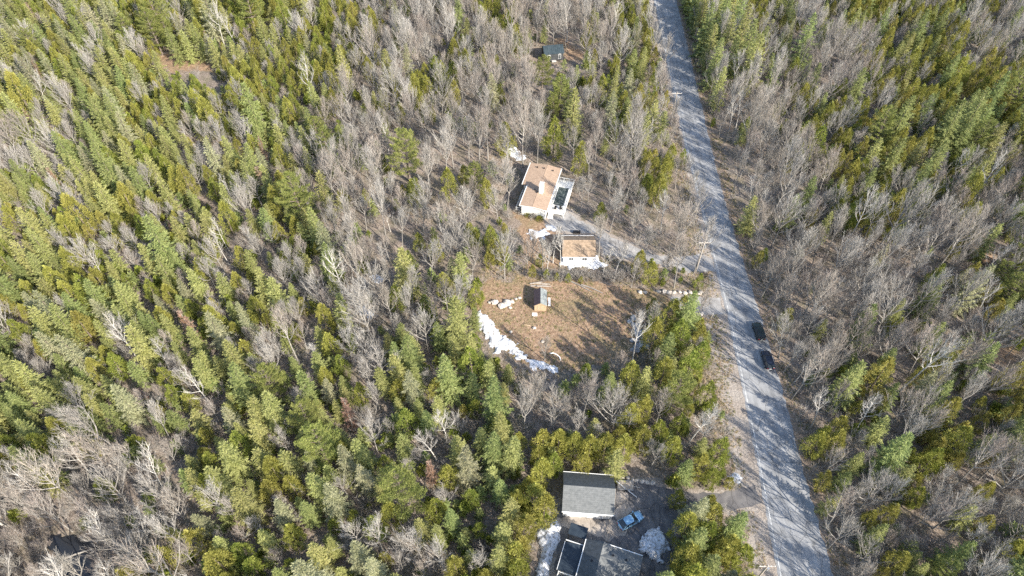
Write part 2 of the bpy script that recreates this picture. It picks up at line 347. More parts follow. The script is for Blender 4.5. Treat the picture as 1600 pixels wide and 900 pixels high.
def slope(name, pts, th, m, parent):
    """roof slab from four 3D corners, thickened downwards"""
    mb = MB(); k = [Vector(p) for p in pts]; nrm = (k[1]-k[0]).cross(k[3]-k[0]).normalized()
    if nrm.z < 0: nrm = -nrm; k = k[::-1]
    lo = [p-nrm*th for p in k]; mb.v = [tuple(p) for p in k+lo]; n = len(k)
    mb.f = [tuple(range(n)), tuple(range(2*n-1, n-1, -1))]+[(i, n+i, n+(i+1) % n, (i+1) % n) for i in range(n)]; mb.m = [0]*len(mb.f)
    return obj(name, mb.mesh(name, m), parent)
def gable_walls(mb, x0, x1, y0, y1, ev, rg, axis_='x', t=.12):
    """four walls with gable ends; ridge along axis_"""
    if axis_ == 'x':
        ym = (y0+y1)/2
        mb.box(x0+t, x1-t, y0, y0+t, 0, ev); mb.box(x0+t, x1-t, y1-t, y1, 0, ev)
        for a in (x0, x1-t):
            k = len(mb.v); pr = [(y0, 0), (y1, 0), (y1, ev), (ym, rg), (y0, ev)]
            mb.v += [(a, y, z) for y, z in pr]+[(a+t, y, z) for y, z in pr]
            mb.f += [tuple(k+i for i in reversed(range(5))), tuple(k+5+i for i in range(5))]+[(k+i, k+(i+1) % 5, k+5+(i+1) % 5, k+5+i) for i in range(5)]; mb.m += [0]*7
    else:
        xm = (x0+x1)/2
        mb.box(x0, x0+t, y0+t, y1-t, 0, ev); mb.box(x1-t, x1, y0+t, y1-t, 0, ev)
        for a in (y0, y1-t):
            k = len(mb.v); pr = [(x0, 0), (x1, 0), (x1, ev), (xm, rg), (x0, ev)]
            mb.v += [(x, a, z) for x, z in pr]+[(x, a+t, z) for x, z in pr]
            mb.f += [tuple(k+i for i in range(5)), tuple(k+5+i for i in reversed(range(5)))]+[(k+i, k+5+i, k+5+(i+1) % 5, k+(i+1) % 5) for i in range(5)]; mb.m += [0]*7
def window(parent, x, y, z, w_, h, face='s', name='window'):
    """framed window on a wall whose outside faces s, e, w or n"""
    f = MB(); g = MB(); d = .06; fw = .08
    def bx(mb, a0, a1, z0, z1, p0, p1):
        if face in 'sn':
            s = -1 if face == 's' else 1; ys_ = sorted((y+s*p0, y+s*p1)); mb.box(x+a0, x+a1, ys_[0], ys_[1], z0, z1)
        else:
            s = -1 if face == 'w' else 1; xs_ = sorted((x+s*p0, x+s*p1)); mb.box(xs_[0], xs_[1], y+a0, y+a1, z0, z1)
    bx(f, -w_/2-fw, -w_/2, z-fw, z+h+fw, 0, d); bx(f, w_/2, w_/2+fw, z-fw, z+h+fw, 0, d); bx(f, -w_/2, w_/2, z-fw, z, 0, d); bx(f, -w_/2, w_/2, z+h, z+h+fw, 0, d)
    bx(f, -.02, .02, z, z+h, .022, d-.01)
    bx(g, -w_/2, w_/2, z, z+h, .003, .02)
    o = obj(name, f.mesh(name, M['white_trim']), parent); obj('pane', g.mesh('pane', M['glass']), o); return o
def roof_vent(parent, x, y, z):
    def f(q):
        q.box(x-.09, x+.09, y-.09, y+.09, z-.15, z+.22); q.box(x-.15, x+.15, y-.15, y+.15, z+.222, z+.30)
    return mesh_obj('roof_vent', f, M['black'], parent)
def rail(parent, pts, z0, hgt, m, post_gap=1.5, name='railing'):
    mb = MB()
    for (ax, ay), (bx_, by) in zip(pts, pts[1:]):
        L = math.hypot(bx_-ax, by-ay); n = max(1, round(L/post_gap)); a = math.atan2(by-ay, bx_-ax)
        for zz in (z0+.12, z0+hgt): mb.tube([(ax, ay, zz), (bx_, by, zz)], [.045, .045], 4, 0, True)
        for i in range(n+1):
            t = i/n; mb.tube([(ax+(bx_-ax)*t, ay+(by-ay)*t, z0-.05), (ax+(bx_-ax)*t, ay+(by-ay)*t, z0+hgt+.06)], [.06, .06], 4, 0, True)
        nb = int(L/.16)
        for i in range(nb):
            t = (i+.5)/nb; mb.tube([(ax+(bx_-ax)*t, ay+(by-ay)*t, z0+.12), (ax+(bx_-ax)*t, ay+(by-ay)*t, z0+hgt)], [.018, .018], 3)
    return obj(name, mb.mesh(name, m), parent)
# the white house with the tan roof
T = thing('house', 'white house with tan shingle roof and white chimney beside the driveway', 'house', (7.75, 114.9, 0), R(-15.1))
def hw(q):
    q.box(-5.75, -.1, 0, .12, 0, 2.95); q.box(-.22, -.1, .12, 14.7, 0, 2.6); q.box(-5.75, -5.63, .12, 7.3, 0, 2.85); q.box(-7.1, -6.98, 7.3, 14.7, 0, 2.3); q.box(-6.98, -5.63, 7.3, 7.42, 0, 2.6); q.box(-7.1, -.1, 14.703, 14.82, 0, 2.5)
    for yy in (0.003, 14.72):
        k = len(q.v); xr, xw, zw = -3.1, (-5.75 if yy < 1 else -7.1), (2.95 if yy < 1 else 2.45); pr = [(xw, zw-.3), (-.1, 2.5), (-.1, 2.88), (xr, 3.28), (xw, zw+.1)]
        q.v += [(x, yy, z) for x, z in pr]+[(x, yy+.11, z) for x, z in pr]; q.f += [tuple(k+i for i in range(5)), tuple(k+5+i for i in reversed(range(5)))]+[(k+i, k+5+i, k+5+(i+1) % 5, k+(i+1) % 5) for i in range(5)]; q.m += [0]*7
mesh_obj('wall', hw, M['white_siding'], T)
rz_ = lambda x: 3.45-(.13 if x > -3.1 else .07)*abs(x+3.1)
slope('roof', [(.3, -.35, rz_(.3)), (.3, 15.15, rz_(.3)), (-3.1, 15.15, rz_(-3.1)), (-3.1, -.35, rz_(-3.1))], .14, M['tan_shingle'], T)
slope('roof', [(-3.1, -.35, 3.447), (-3.1, 15.15, 3.447), (-7.4, 15.15, rz_(-7.4)), (-7.4, 7.1, rz_(-7.4)), (-6.1, 7.1, rz_(-6.1)), (-6.1, -.35, rz_(-6.1))], .14, M['tan_shingle'], T)
mesh_obj('ridge_cap', lambda q: q.tube([(-3.1, -.36, 3.44), (-3.1, 15.16, 3.44)], [.06, .06], 5, 0, True), M['tan_shingle'], T)
for b_ in [(.303, .46, -.4, 15.2, rz_(.3)-.2, rz_(.3)+.02), (-6.25, -6.103, -.4, 7.0, rz_(-6.1)-.2, rz_(-6.1)+.02), (-7.55, -7.403, 7.1, 15.2, rz_(-7.4)-.2, rz_(-7.4)+.02)]: boxo('gutter', b_, M['white_trim'], T)
slope('fascia', [(.3, -.36, rz_(.3)), (-3.1, -.36, 3.44), (-3.1, -.36, 3.24), (.3, -.36, rz_(.3)-.2)], .04, M['white_trim'], T)
slope('fascia', [(-6.1, -.36, rz_(-6.1)), (-3.1, -.36, 3.44), (-3.1, -.36, 3.24), (-6.1, -.36, rz_(-6.1)-.2)], .04, M['white_trim'], T)
ch = boxo('chimney', (-2.8, -1.9, 4.6, 6.0, 3.0, 5.7), M['white_siding'], T); boxo('chimney_cap', (-2.9, -1.8, 4.5, 6.1, 5.703, 5.83), M['concrete'], ch)
for a, b_ in [(-5.3, 13.6), (-3.6, 13.5), (-1.4, 13.4), (-3.9, 5.3), (-3.2, 4.6)]: roof_vent(T, a, b_, rz_(a)+.02)
for b_ in (2.5, 9.5): window(T, -.1, b_, 1.1, 1.1, 1.0, 'e')
for b_ in (9.2, 12.6): window(T, -7.1, b_, .9, 1.1, 1.0, 'w')
mesh_obj('door', lambda q: q.box(-.097, -.04, 5.2, 6.1, .9, 2.55), M['white_trim'], T)
D = thing('deck', 'white railed deck along the right side of the tan-roofed house', 'deck', (7.75, 114.9, 0), R(-15.1))
boxo('deck_floor', (.12, 4.0, 1.6, 13.4, .72, .85), M['white_siding'], D)
for px_, py_ in [(.3, 1.8), (3.8, 1.8), (3.8, 7.5), (3.8, 13.2), (.3, 13.2)]: boxo('post', (px_-.08, px_+.08, py_-.08, py_+.08, 0, .717), M['white_trim'], D)
rail(D, [(1.6, 1.65), (3.95, 1.65), (3.95, 13.35), (.15, 13.35)], .86, .95, M['white_trim'])
def stairs(q):
    for i in range(4): q.box(.3, 1.5, 1.6-.3*(i+1), 1.597-.3*i, .0, .68-.17*i)
mesh_obj('stairs', stairs, M['white_siding'], D)
pc_ = thing('pool', 'sunken rectangular pool with dark grey cover on the white deck', 'pool', (7.75, 114.9, 0), R(-15.1))
M['pool_cover'] = mat('wet_pool_cover', (.035, .050, .048), .5, (.16, .175, .17), 2.2, stops=(.45, .75))
def cover(q):
    n = 10
    for i in range(n):
        for j in range(n):
            f = lambda a, b: (.75+2.5*a/n, 4.2+6.6*b/n, 1.0+.05*noise.noise((a*1.1, b*.9, 4)))
            q.quad(f(i, j), f(i+1, j), f(i+1, j+1), f(i, j+1))
mesh_obj('cover', cover, M['pool_cover'], pc_)
mesh_obj('rim', lambda q: (q.box(.6, .75, 4.05, 10.95, .855, 1.08), q.box(3.25, 3.4, 4.05, 10.95, .855, 1.08), q.box(.75, 3.25, 4.05, 4.2, .855, 1.08), q.box(.75, 3.25, 10.8, 10.95, .855, 1.08)), M['white_trim'], pc_)
for i, (a, b_) in enumerate([(1.6, 2.9), (2.9, 3.2)]):
    t_ = thing('deck_chair', ['dark folding chair on the white deck near the stairs', 'dark lounge chair on the white deck beside the pool end'][i], 'chair', (*[ (7.75+a*math.cos(R(-15.1))-b_*math.sin(R(-15.1))), (114.9+a*math.sin(R(-15.1))+b_*math.cos(R(-15.1)))][0:2], .852), R(-15+40*i))
    boxo('seat', (-.28, .28, -.28, .28, .38, .43), M['black'], t_); mesh_obj('backrest', lambda q: q.box(-.28, .28, .283, .33, .43, 1.0), M['black'], t_)
    for sx in (-.24, .24):
        for sy in (-.24, .24): boxo('leg', (sx-.025, sx+.025, sy-.025, sy+.025, 0, .377), M['black'], t_)
W = thing('porch', 'narrow railed side porch in the shade left of the tan-roofed house', 'porch', (7.75, 114.9, 0), R(-15.1))
boxo('porch_floor', (-7.3, -5.77, .6, 7.0, .5, .62), M['wood_old'], W); rail(W, [(-5.9, .65), (-7.25, .65), (-7.25, 6.9)], .63, .9, M['white_trim'])

# small garage with the tan roof
T = thing('garage', 'small white garage with weathered tan roof beside the driveway', 'garage', (14.5, 104.0, 0), R(-.5))
mesh_obj('wall', lambda q: gable_walls(q, -3.35, 3.35, -2.9, 2.9, 2.45, 4.1), M['white_siding'], T)
for s in (-1, 1): slope('roof', [(-3.6, s*3.25, 2.3), (3.6, s*3.25, 2.3), (3.6, 0, 4.25 if s < 0 else 4.247), (-3.6, 0, 4.25 if s < 0 else 4.247)], .13, M['tan_shingle_old'], T)
for b_ in [(-3.62, 3.62, -3.36, -3.253, 2.12, 2.3), (-3.62, 3.62, 3.253, 3.36, 2.12, 2.3)]: boxo('gutter', b_, M['white_trim'], T)
window(T, -1.6, -2.9, 1.0, 1.0, .9, 's'); window(T, 1.3, -2.9, 1.0, 1.0, .9, 's')
def gdoor(q):
    for i in range(4): q.box(3.353, 3.40, -1.3, 1.3, .05+.52*i, .54+.52*i)
mesh_obj('garage_door', gdoor, M['white_trim'], T)

# little shed in the clearing
T = thing('shed', 'little wooden garden shed with brown and pale green metal roof in the clearing', 'shed', (5.8, 87.75, 0), R(-1.5))
mesh_obj('wall', lambda q: gable_walls(q, -1.2, 1.2, 0, 3.9, 1.85, 2.55, 'y', .08), M['wood_new'], T)
slope('roof', [(-1.35, -.15, 1.82), (-1.35, 4.1, 1.82), (0, 4.1, 2.67), (0, -.15, 2.67)], .05, M['brown_metal'], T)
rr = slope('roof', [(1.35, -.15, 1.82), (1.35, 4.1, 1.82), (0, 4.1, 2.667), (0, -.15, 2.667)], .05, M['green_metal'], T)
sm = math.atan2(.85, 1.35)
for i in range(9):
    yy = .05+i*.48; mb = MB(); mb.tube([(1.33, yy, 1.86), (.02, yy, 2.68)], [.045, .045], 4, 0, True); obj('rib', mb.mesh('rib', M['green_metal']), rr)
for i in range(2):
    dd = boxo('door', (-.62+.63*i, -.01+.62*i-.0, -.04, -.003, .08, 1.75), M['wood_new'], T); boxo('brace', (-.58+.63*i, -.05+.62*i, -.07, -.043, .85, .98), M['wood_old'], dd)
for s in (-1, 1): slope('fascia', [(s*1.36, -.16, 1.80), (0, -.16, 2.66), (0, -.16, 2.54), (s*1.36, -.16, 1.68)], .03, M['wood_new'], T)

# dark cabin at the top
T = thing('cabin', 'small dark cabin with dark metal roof in the upper bare woods', 'cabin', (12.0, 184.6, 0), R(10))
mesh_obj('wall', lambda q: gable_walls(q, -2.8, 2.8, -2.2, 2.2, 2.4, 3.7), M['dark_siding'], T)
for s in (-1, 1):
    r_ = slope('roof', [(-3.05, s*2.5, 2.35), (3.05, s*2.5, 2.35), (3.05, 0, 3.85 if s < 0 else 3.847), (-3.05, 0, 3.85 if s < 0 else 3.847)], .08, M['dark_metal_roof'], T)
    mb = MB()
    for i in range(11): xx = -2.9+i*.58; mb.tube([(xx, s*2.48, 2.38), (xx, s*.05, 3.85)], [.025, .025], 3)
    obj('seam', mb.mesh('seam', M['dark_metal_roof']), r_)
window(T, 1.7, -2.2, .6, .6, 1.4, 's', 'window'); window(T, -1.6, -2.2, 1.1, .8, .8, 's'); boxo('door', (-.5, .4, -2.25, -2.203, .05, 2.05), M['dark_siding'], T)
boxo('step', (-.7, .6, -3.0, -2.26, 0, .25), M['concrete'], T)

# garage with the dark roof
T = thing('garage', 'large garage with dark grey shingle roof and white front wall at the bottom', 'garage', (12.55, 47.35, 0), R(-4.6))
mesh_obj('wall', lambda q: gable_walls(q, -3.95, 3.95, -3.1, 3.1, 2.7, 4.75), M['white_siding'], T)
for s in (-1, 1): slope('roof', [(-4.2, s*3.42, 2.55), (4.2, s*3.42, 2.55), (4.2, 0, 4.95 if s < 0 else 4.946), (-4.2, 0, 4.95 if s < 0 else 4.946)], .13, M['grey_shingle' if s < 0 else 'shaded_grey_shingle'], T)  # back slope takes the darker copy, its shade painted in
for b_ in [(-4.22, 4.22, -3.54, -3.423, 2.35, 2.55), (-4.22, 4.22, 3.423, 3.54, 2.35, 2.55)]: boxo('gutter', b_, M['white_trim'], T)
for s in (-1, 1): slope('fascia', [(4.21, s*3.42, 2.54), (4.21, 0, 4.94), (4.21, 0, 4.74), (4.21, s*3.42, 2.34)], .04, M['wood_old'], T)
for i, xx in enumerate((-2.2, 1.3)):
    def gd(q):
        for k in range(4): q.box(xx-1.35, xx+1.35, -3.15, -3.103, .04+.53*k, .55+.53*k)
    mesh_obj('garage_door', gd, M['white_trim'], T)
for xx in (-.45, 3.2): mesh_obj('wall_lamp', lambda q: q.box(xx-.1, xx+.1, -3.25, -3.103, 1.9, 2.2), M['black'], T)
def snowcap(q): q.tube([(3.9, -3.2, .05), (3.9, -3.2, 2.4)], [.07, .07], 5)
mesh_obj('downspout', snowcap, M['white_trim'], T)

# house at the bottom edge
T = thing('house', 'grey-roofed bungalow cut off by the bottom edge with dark flat annexes', 'house', (13.5, 36.6, 0), R(-19))
mesh_obj('wall', lambda q: (gable_walls(q, -2.4, 2.4, -9, 2.0, 2.8, 3.95, 'y'), gable_walls(q, 2.403, 5.9, -2.2, 2.25, 2.75, 3.9, 'x')), M['white_siding'], T)
slope('roof', [(-2.7, -9.3, 2.85), (-2.7, 2.3, 2.85), (0, 2.3, 4.25), (0, -9.3, 4.25)], .12, M['shaded_grey_shingle'], T)  # slope facing away from the sun, shade painted into its shingles
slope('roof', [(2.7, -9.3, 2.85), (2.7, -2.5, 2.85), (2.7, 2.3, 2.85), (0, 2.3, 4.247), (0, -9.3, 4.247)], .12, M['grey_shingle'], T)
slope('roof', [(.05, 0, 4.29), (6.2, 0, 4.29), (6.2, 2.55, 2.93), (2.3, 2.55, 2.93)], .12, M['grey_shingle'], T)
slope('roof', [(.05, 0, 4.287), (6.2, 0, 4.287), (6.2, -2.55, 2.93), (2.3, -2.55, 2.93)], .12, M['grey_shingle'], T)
boxo('gutter', (-2.83, -2.703, -9.3, 2.3, 2.68, 2.86), M['white_trim'], T); boxo('gutter', (.3, 6.2, 2.553, 2.67, 2.76, 2.94), M['white_trim'], T); boxo('fascia', (6.203, 6.24, -2.5, 2.5, 2.7, 2.9), M['white_trim'], T)
for a, b_ in [(-1.1, -1.0), (-1.1, -3.6), (1.8, .75), (3.9, .75)]: roof_vent(T, a, b_, 4.2-.52*(abs(a) if a < 0 else b_))
for xx in (3.2, 4.9): window(T, xx, 2.25, 1.0, .9, 1.0, 'n')
A = obj('annexe', None, T)
mesh_obj('annexe_roof', lambda q: q.prism([(-5.75, -3.5), (-2.86, -3.5), (-2.86, 1.3), (-5.75, 1.0)], lambda x, y: 2.30+.04*(x+5.6), lambda x, y: 2.42+.04*(x+5.6)), M['navy_roof'], T)
mesh_obj('annexe_wall', lambda q: (q.box(-5.6, -5.5, -3.4, .9, 0, 2.28), q.box(-5.5, -2.9, .8, .9, 0, 2.28), q.box(-5.5, -2.9, -3.4, -3.3, 0, 2.28)), M['white_siding'], T)
mesh_obj('roof_edging', lambda q: (q.box(-5.83, -5.753, -3.55, 1.05, 2.2, 2.46), q.box(-5.75, -2.9, 1.303, 1.38, 2.22, 2.5)), M['white_trim'], T)
bpy.data.objects.remove(A)
G2 = thing('gazebo', 'dark flat-roofed gazebo between the bungalow and the dark-roofed garage', 'gazebo', (13.5, 36.6, 0), R(-19))
mesh_obj('gazebo_roof', lambda q: q.box(-5.7, -2.85, 2.35, 4.25, 2.35, 2.47), M['navy_roof'], G2)
for a, b_ in [(-5.6, 2.45), (-2.95, 2.45), (-5.6, 4.15), (-2.95, 4.15)]: boxo('post', (a-.06, a+.06, b_-.06, b_+.06, 0, 2.347), M['black'], G2)
rd = thing('deck', 'small dark railed deck at the bottom edge left of the bungalow', 'deck', (13.5, 36.6, 0), R(-19))
boxo('deck_floor', (-5.6, -2.9, -7.5, -3.6, .5, .62), M['navy_roof'], rd); rail(rd, [(-5.55, -3.7), (-5.55, -7.4)], .63, .9, M['white_trim']); rail(rd, [(-5.5, -3.75), (-3.0, -3.75)], .63, 1.9, M['white_trim'])

# ------------------------------------------------------------------ vehicles
def car(label, loc, rz, paint, L=4.5, Wd=1.8, Hh=1.45, suv=False, gname=None):
    T = thing('parked_car', label, 'car', loc, rz, gname); h = Wd/2; bel = Hh*.62
    st = [(-L/2, .72, .42, .62), (-L/2+.12, .90, .26, bel-.06), (-L*.36, .985, .20, bel), (-L*.1, 1, .19, bel), (L*.16, 1, .19, bel-.01), (L*.33, .975, .21, bel-.10), (L/2-.2, .88, .26, bel-.22), (L/2, .70, .36, .56)]
    if suv: st = [(-L/2, .86, .45, bel-.1), (-L/2+.1, .95, .3, bel), (-L*.36, .99, .26, bel+.02), (-L*.1, 1, .25, bel+.02), (L*.16, 1, .25, bel), (L*.33, .98, .27, bel-.04), (L/2-.15, .9, .3, bel-.14), (L/2, .78, .4, bel-.35)]
    b = MB(); rg = 12
    for x, wf, z0, z1 in st:
        hw_ = h*wf
        for y, z in [(-.86, 0), (-1, .18), (-1, .6), (-.96, .85), (-.80, 1), (-.3, 1.03), (.3, 1.03), (.80, 1), (.96, .85), (1, .6), (1, .18), (.86, 0)]: b.v.append((x, y*hw_, z0+(z1-z0)*z))
    for i in range(len(st)-1):
        for j in range(rg): b.f.append((i*rg+j, (i+1)*rg+j, (i+1)*rg+(j+1) % rg, i*rg+(j+1) % rg)); b.m.append(0)
    b.f.append(tuple(range(rg))); b.f.append(tuple(reversed(range((len(st)-1)*rg, len(st)*rg)))); b.m += [0, 0]
    obj('body', b.mesh('body', paint, True), T)
    xa, xb, xc, xd = (-L*.45, -L*.27, L*.06, L*.235) if not suv else (-L*.485, -L*.42, L*.05, L*.22)
    zt = Hh; q1, q2 = h*.90, h*.70
    def ring(xs, y, z): return [(xs[0], -y, z), (xs[1], -y, z), (xs[1], y, z), (xs[0], y, z)]
    g = MB(); k = ring((xa, xd), q1, bel-.02)+ring((xb, xc), q2, zt-.05); g.v = k; g.f = [(0, 1, 5, 4), (1, 2, 6, 5), (2, 3, 7, 6), (3, 0, 4, 7), (4, 5, 6, 7)]; g.m = [0]*5
    obj('window', g.mesh('window', M['glass']), T)
    r_ = MB(); n = 6; vv = []
    for i in range(n+1):
        for j in range(n+1):
            u, v = i/n*2-1, j/n*2-1; vv.append(((xb+xc)/2+(xc-xb)/2*u*1.04, v*q2*1.05, zt-.06*(u*u+v*v)*.6))
    r_.v = vv; r_.f = [(i*(n+1)+j, (i+1)*(n+1)+j, (i+1)*(n+1)+j+1, i*(n+1)+j+1) for i in range(n) for j in range(n)]; r_.m = [0]*n*n
    obj('roof', r_.mesh('roof', paint, True), T)
    for s in (-1, 1):
        for x0, x1 in ((xa, xb), (xd, xc), ((xa+xd)/2, (xb+xc)/2)): pl = MB(); pl.tube([(x0, s*(q1+.01), bel-.02), (x1, s*(q2+.015), zt-.06)], [.05, .045], 4); obj('pillar', pl.mesh('pillar', paint), T)
    for sx in (-L*.31, L*.31):
        for s in (-1, 1):
            w_ = MB(); w_.tube([(sx, s*(h-.20), .33), (sx, s*(h-.21)+s*.2, .33)], [.33, .33], 16, 0, True); wo = obj('wheel', w_.mesh('tyre', M['rubber']), T)
            r2 = MB(); r2.tube([(sx, s*(h-.05), .33), (sx, s*h+s*.005, .33)], [.20, .19], 12, 0, True); obj('rim', r2.mesh('rim', M['steel']), wo)
    for s in (-1, 1):
        boxo('headlight', (L/2-.13, L/2-.02, s*h*.62-.14, s*h*.62+.14, bel-.36, bel-.24), M['lamp'], T); boxo('tail_light', (-L/2-.012, -L/2+.08, s*h*.64-.13, s*h*.64+.13, bel-.26, bel-.12), M['tail'], T)
        boxo('mirror', (xd-.12, xd+.05, s*(q1+.15)-.09, s*(q1+.15)+.09, bel, bel+.13), paint, T)
    boxo('licence_plate', (-L/2-.02, -L/2-.002, -.2, .2, .5, .62), M['white_trim'], T)
    return T
M['lamp'] = mat('headlight_glass', (.8, .8, .8), .1, spec=.8); M['tail'] = mat('tail_light_red', (.45, .02, .02), .2)
pb = mat('silver_blue_paint', (.27, .47, .64), .22, metal=.35, spec=.6); pk = mat('dark_green_paint', (.012, .022, .022), .25, spec=.6); pn = mat('dark_navy_paint', (.015, .02, .035), .25, spec=.6)
car('light blue sedan parked in the paved yard', (19.35, 43.55, .008), R(28), pb)
car('dark car, upper of two parked on the right edge of the road', (49.35, 82.1, .008), R(92), pk, 4.3, 1.8, 1.6, True, 'dark cars parked on the road')
car('dark navy car, lower of two parked on the right edge of the road', (49.45, 75.2, .008), R(91), pn, 4.3, 1.78, 1.5, True, 'dark cars parked on the road')

# ------------------------------------------------------------------ poles and wires
M['pole_wood'] = mat('pole_wood', (.36, .31, .26), .9, (.50, .45, .39), 3)
def utility_pole(label, x, y, h):
    T = thing('utility_pole', label, 'power pole', (x, y, 0))
    mesh_obj('pole', lambda q: q.tube([(0, 0, -.2), (0, 0, h)], [.17, .11], 8, 0, True), M['pole_wood'], T)
    boxo('crossarm', (-1.2, 1.2, -.06, .06, h-.55, h-.42), M['pole_wood'], T)
    for xx in (-1.1, -.45, .45, 1.1): mesh_obj('insulator', lambda q: q.tube([(xx, 0, h-.42), (xx, 0, h-.2)], [.06, .04], 6, 0, True), M['white_trim'], T)
    mesh_obj('transformer', lambda q: q.tube([(.3, 0, h-2.0), (.3, 0, h-1.15)], [.2, .2], 10, 0, True), M['steel'], T)
    return (x, y, h-.2)
pa = utility_pole('wooden power pole with crossarm standing at the driveway mouth', 39.7, 98.5, 9.5)
xb_, yb_ = P(1200, 884, 9.0); pb_ = utility_pole('wooden power pole at the bottom edge left of the road', xb_, yb_, 9.2)
pc2 = utility_pole('distant wooden power pole left of the shaded upper road', 42.4, 152, 9.5)
def wire(a, b, dx, label, sag=.9):
    mb = MB(); mb.tube([(a[0]+dx+(b[0]-a[0])*t, a[1]+(b[1]-a[1])*t, a[2]+(b[2]-a[2])*t-sag*4*t*(1-t)) for t in [i/16 for i in range(17)]], [.014]*17, 4)
    tag(obj('power_line', mb.mesh('power_line', M['black'])), label, 'power line', 'power lines along the road')
wire(pb_, pa, -1.1, 'thin power line on the left side between bottom and middle poles'); wire(pb_, pa, 1.1, 'thin power line on the right side between bottom and middle poles')
wire(pa, pc2, -1.1, 'thin power line on the left side from the driveway pole upward'); wire(pa, pc2, 1.1, 'thin power line on the right side from the driveway pole upward')

# ------------------------------------------------------------------ rocks, snow, boards
M['rock'] = mat('pale_rock', (.40, .35, .30), .9, (.62, .57, .50), 2.5, bump=.5, bscale=5)
M['rock_grey'] = mat('grey_rock', (.25, .25, .26), .9, (.50, .49, .48), 2.0, bump=.5, bscale=5)
def rock_mesh(i, m):
    bm = bmesh.new(); bmesh.ops.create_icosphere(bm, subdivisions=2, radius=1)
    for v in bm.verts:
        n_ = noise.noise(v.co*1.1+Vector((i*7.3, 0, 0)))*.45; v.co *= 1+n_; v.co.z = max(v.co.z, -.45)*.75
        for ax in range(3): v.co[ax] = round(v.co[ax]*2.6)/2.6*.35+v.co[ax]*.65
    me = bpy.data.meshes.new('boulder'); bm.to_mesh(me); bm.free(); me.materials.append(m); return me
RK = [rock_mesh(i, M['rock']) for i in range(5)]; RG = [rock_mesh(i+9, M['rock_grey']) for i in range(4)]
def boulder(px, py, r, label, group, pool=RK, sq=1.0):
    x, y = P(px, py); me_ = random.choice(pool)
    o = obj('boulder', me_, None, (x, y, r*.25), U_(0, 6)); o.scale = (r*U_(.9, 1.25), r*U_(.8, 1.05), r*sq*U_(.75, 1)); tag(o, label, 'boulder', group)
U_ = random.uniform
ORD = ['first', 'second', 'third', 'fourth', 'fifth', 'sixth', 'seventh', 'eighth', 'ninth', 'tenth', 'eleventh', 'twelfth', 'thirteenth', 'fourteenth']
for i, (a, b_, r_) in enumerate([(941, 740, .55), (951, 744, .3), (962, 743, .35), (971, 746, .48), (981, 748, .45), (988, 749.5, .4), (995, 750.5, .4), (1003, 752, .45), (1011, 754, .42), (1020, 754.5, .5)]):
    boulder(a, b_, r_, ('large pale boulder against the back eave of the dark-roofed garage' if i == 0 else f'{ORD[i]} boulder from the left in the row behind the dark-roofed garage'), 'boulder row behind the garage')
for i, (a, b_, r_, lab) in enumerate([(773, 473, .75, 'pale boulder leftmost in the group left of the shed'), (783, 479, .75, 'flat pale boulder, lowest in the group left of the shed'), (792, 474, .8, 'tallest pale boulder in the group left of the shed'), (797, 481, .35, 'small stone at the foot of the tallest boulder'), (800, 472, .5, 'long pale stone right of the tallest boulder'), (806, 467.5, .35, 'small grey stone near the right end of the shed-side group'), (812, 466, .4, 'rightmost stone of the group left of the shed'), (765, 473, .35, 'small dark stone at the left end of the group near the shed')]):
    boulder(a, b_, r_, lab, 'boulders left of the shed')
for i, a in enumerate([1000, 1008, 1029, 1038, 1045, 1053, 1062, 1070, 1079, 1087, 1094]):
    boulder(a, 456+i*.25+U_(-1, 1), U_(.38, .6), f'{ORD[i]} pale stone from the left in the row above the gravel entrance', 'stone row along the clearing entrance')
pile_pts = []
for i in range(34):
    t = U_(0, 1); a, b_ = 990+t*10+random.gauss(0, 5), 492+t*55+random.gauss(0, 5); pile_pts.append((a, b_))
pile_pts.sort(key=lambda q: q[1]); PW = ['top', 'upper', 'middle', 'lower', 'bottom']
rows = {}
for q in pile_pts: rows.setdefault(min(4, int((q[1]-pile_pts[0][1])/(pile_pts[-1][1]-pile_pts[0][1]+.01)*5)), []).append(q)
for k_, L_ in rows.items():
    for j, (a, b_) in enumerate(sorted(L_)): boulder(a, b_, U_(.3, .65), f'{ORD[j]} grey rock from the left in the {PW[k_]} part of the rock pile', 'rock pile right of the clearing', RG)
for i, (a, b_) in enumerate([(749, 490), (755, 505), (778, 520), (788, 527), (797, 533), (806, 545), (814, 552), (750, 515)]):
    boulder(a, b_, U_(.25, .45), f'{ORD[i]} small stone counted down the edge of the long snow bank', 'stones along the snow bank', RG)
boulder(835, 513, .4, 'small white stone below the shed in the lower clearing', None); boulder(798, 519, .3, 'reddish small stone by the dark shade in the clearing', None); boulder(848, 534, .35, 'pale stone above the round brown bush', None); boulder(1096, 491, .45, 'pale boulder at the lower rim of the gravel entrance', None)
M['snow'] = mat('old_snow', (.30, .285, .265), .7, (.68, .69, .71), 2.3, bump=.6, bscale=3, stops=(.36, .50), detail=9)
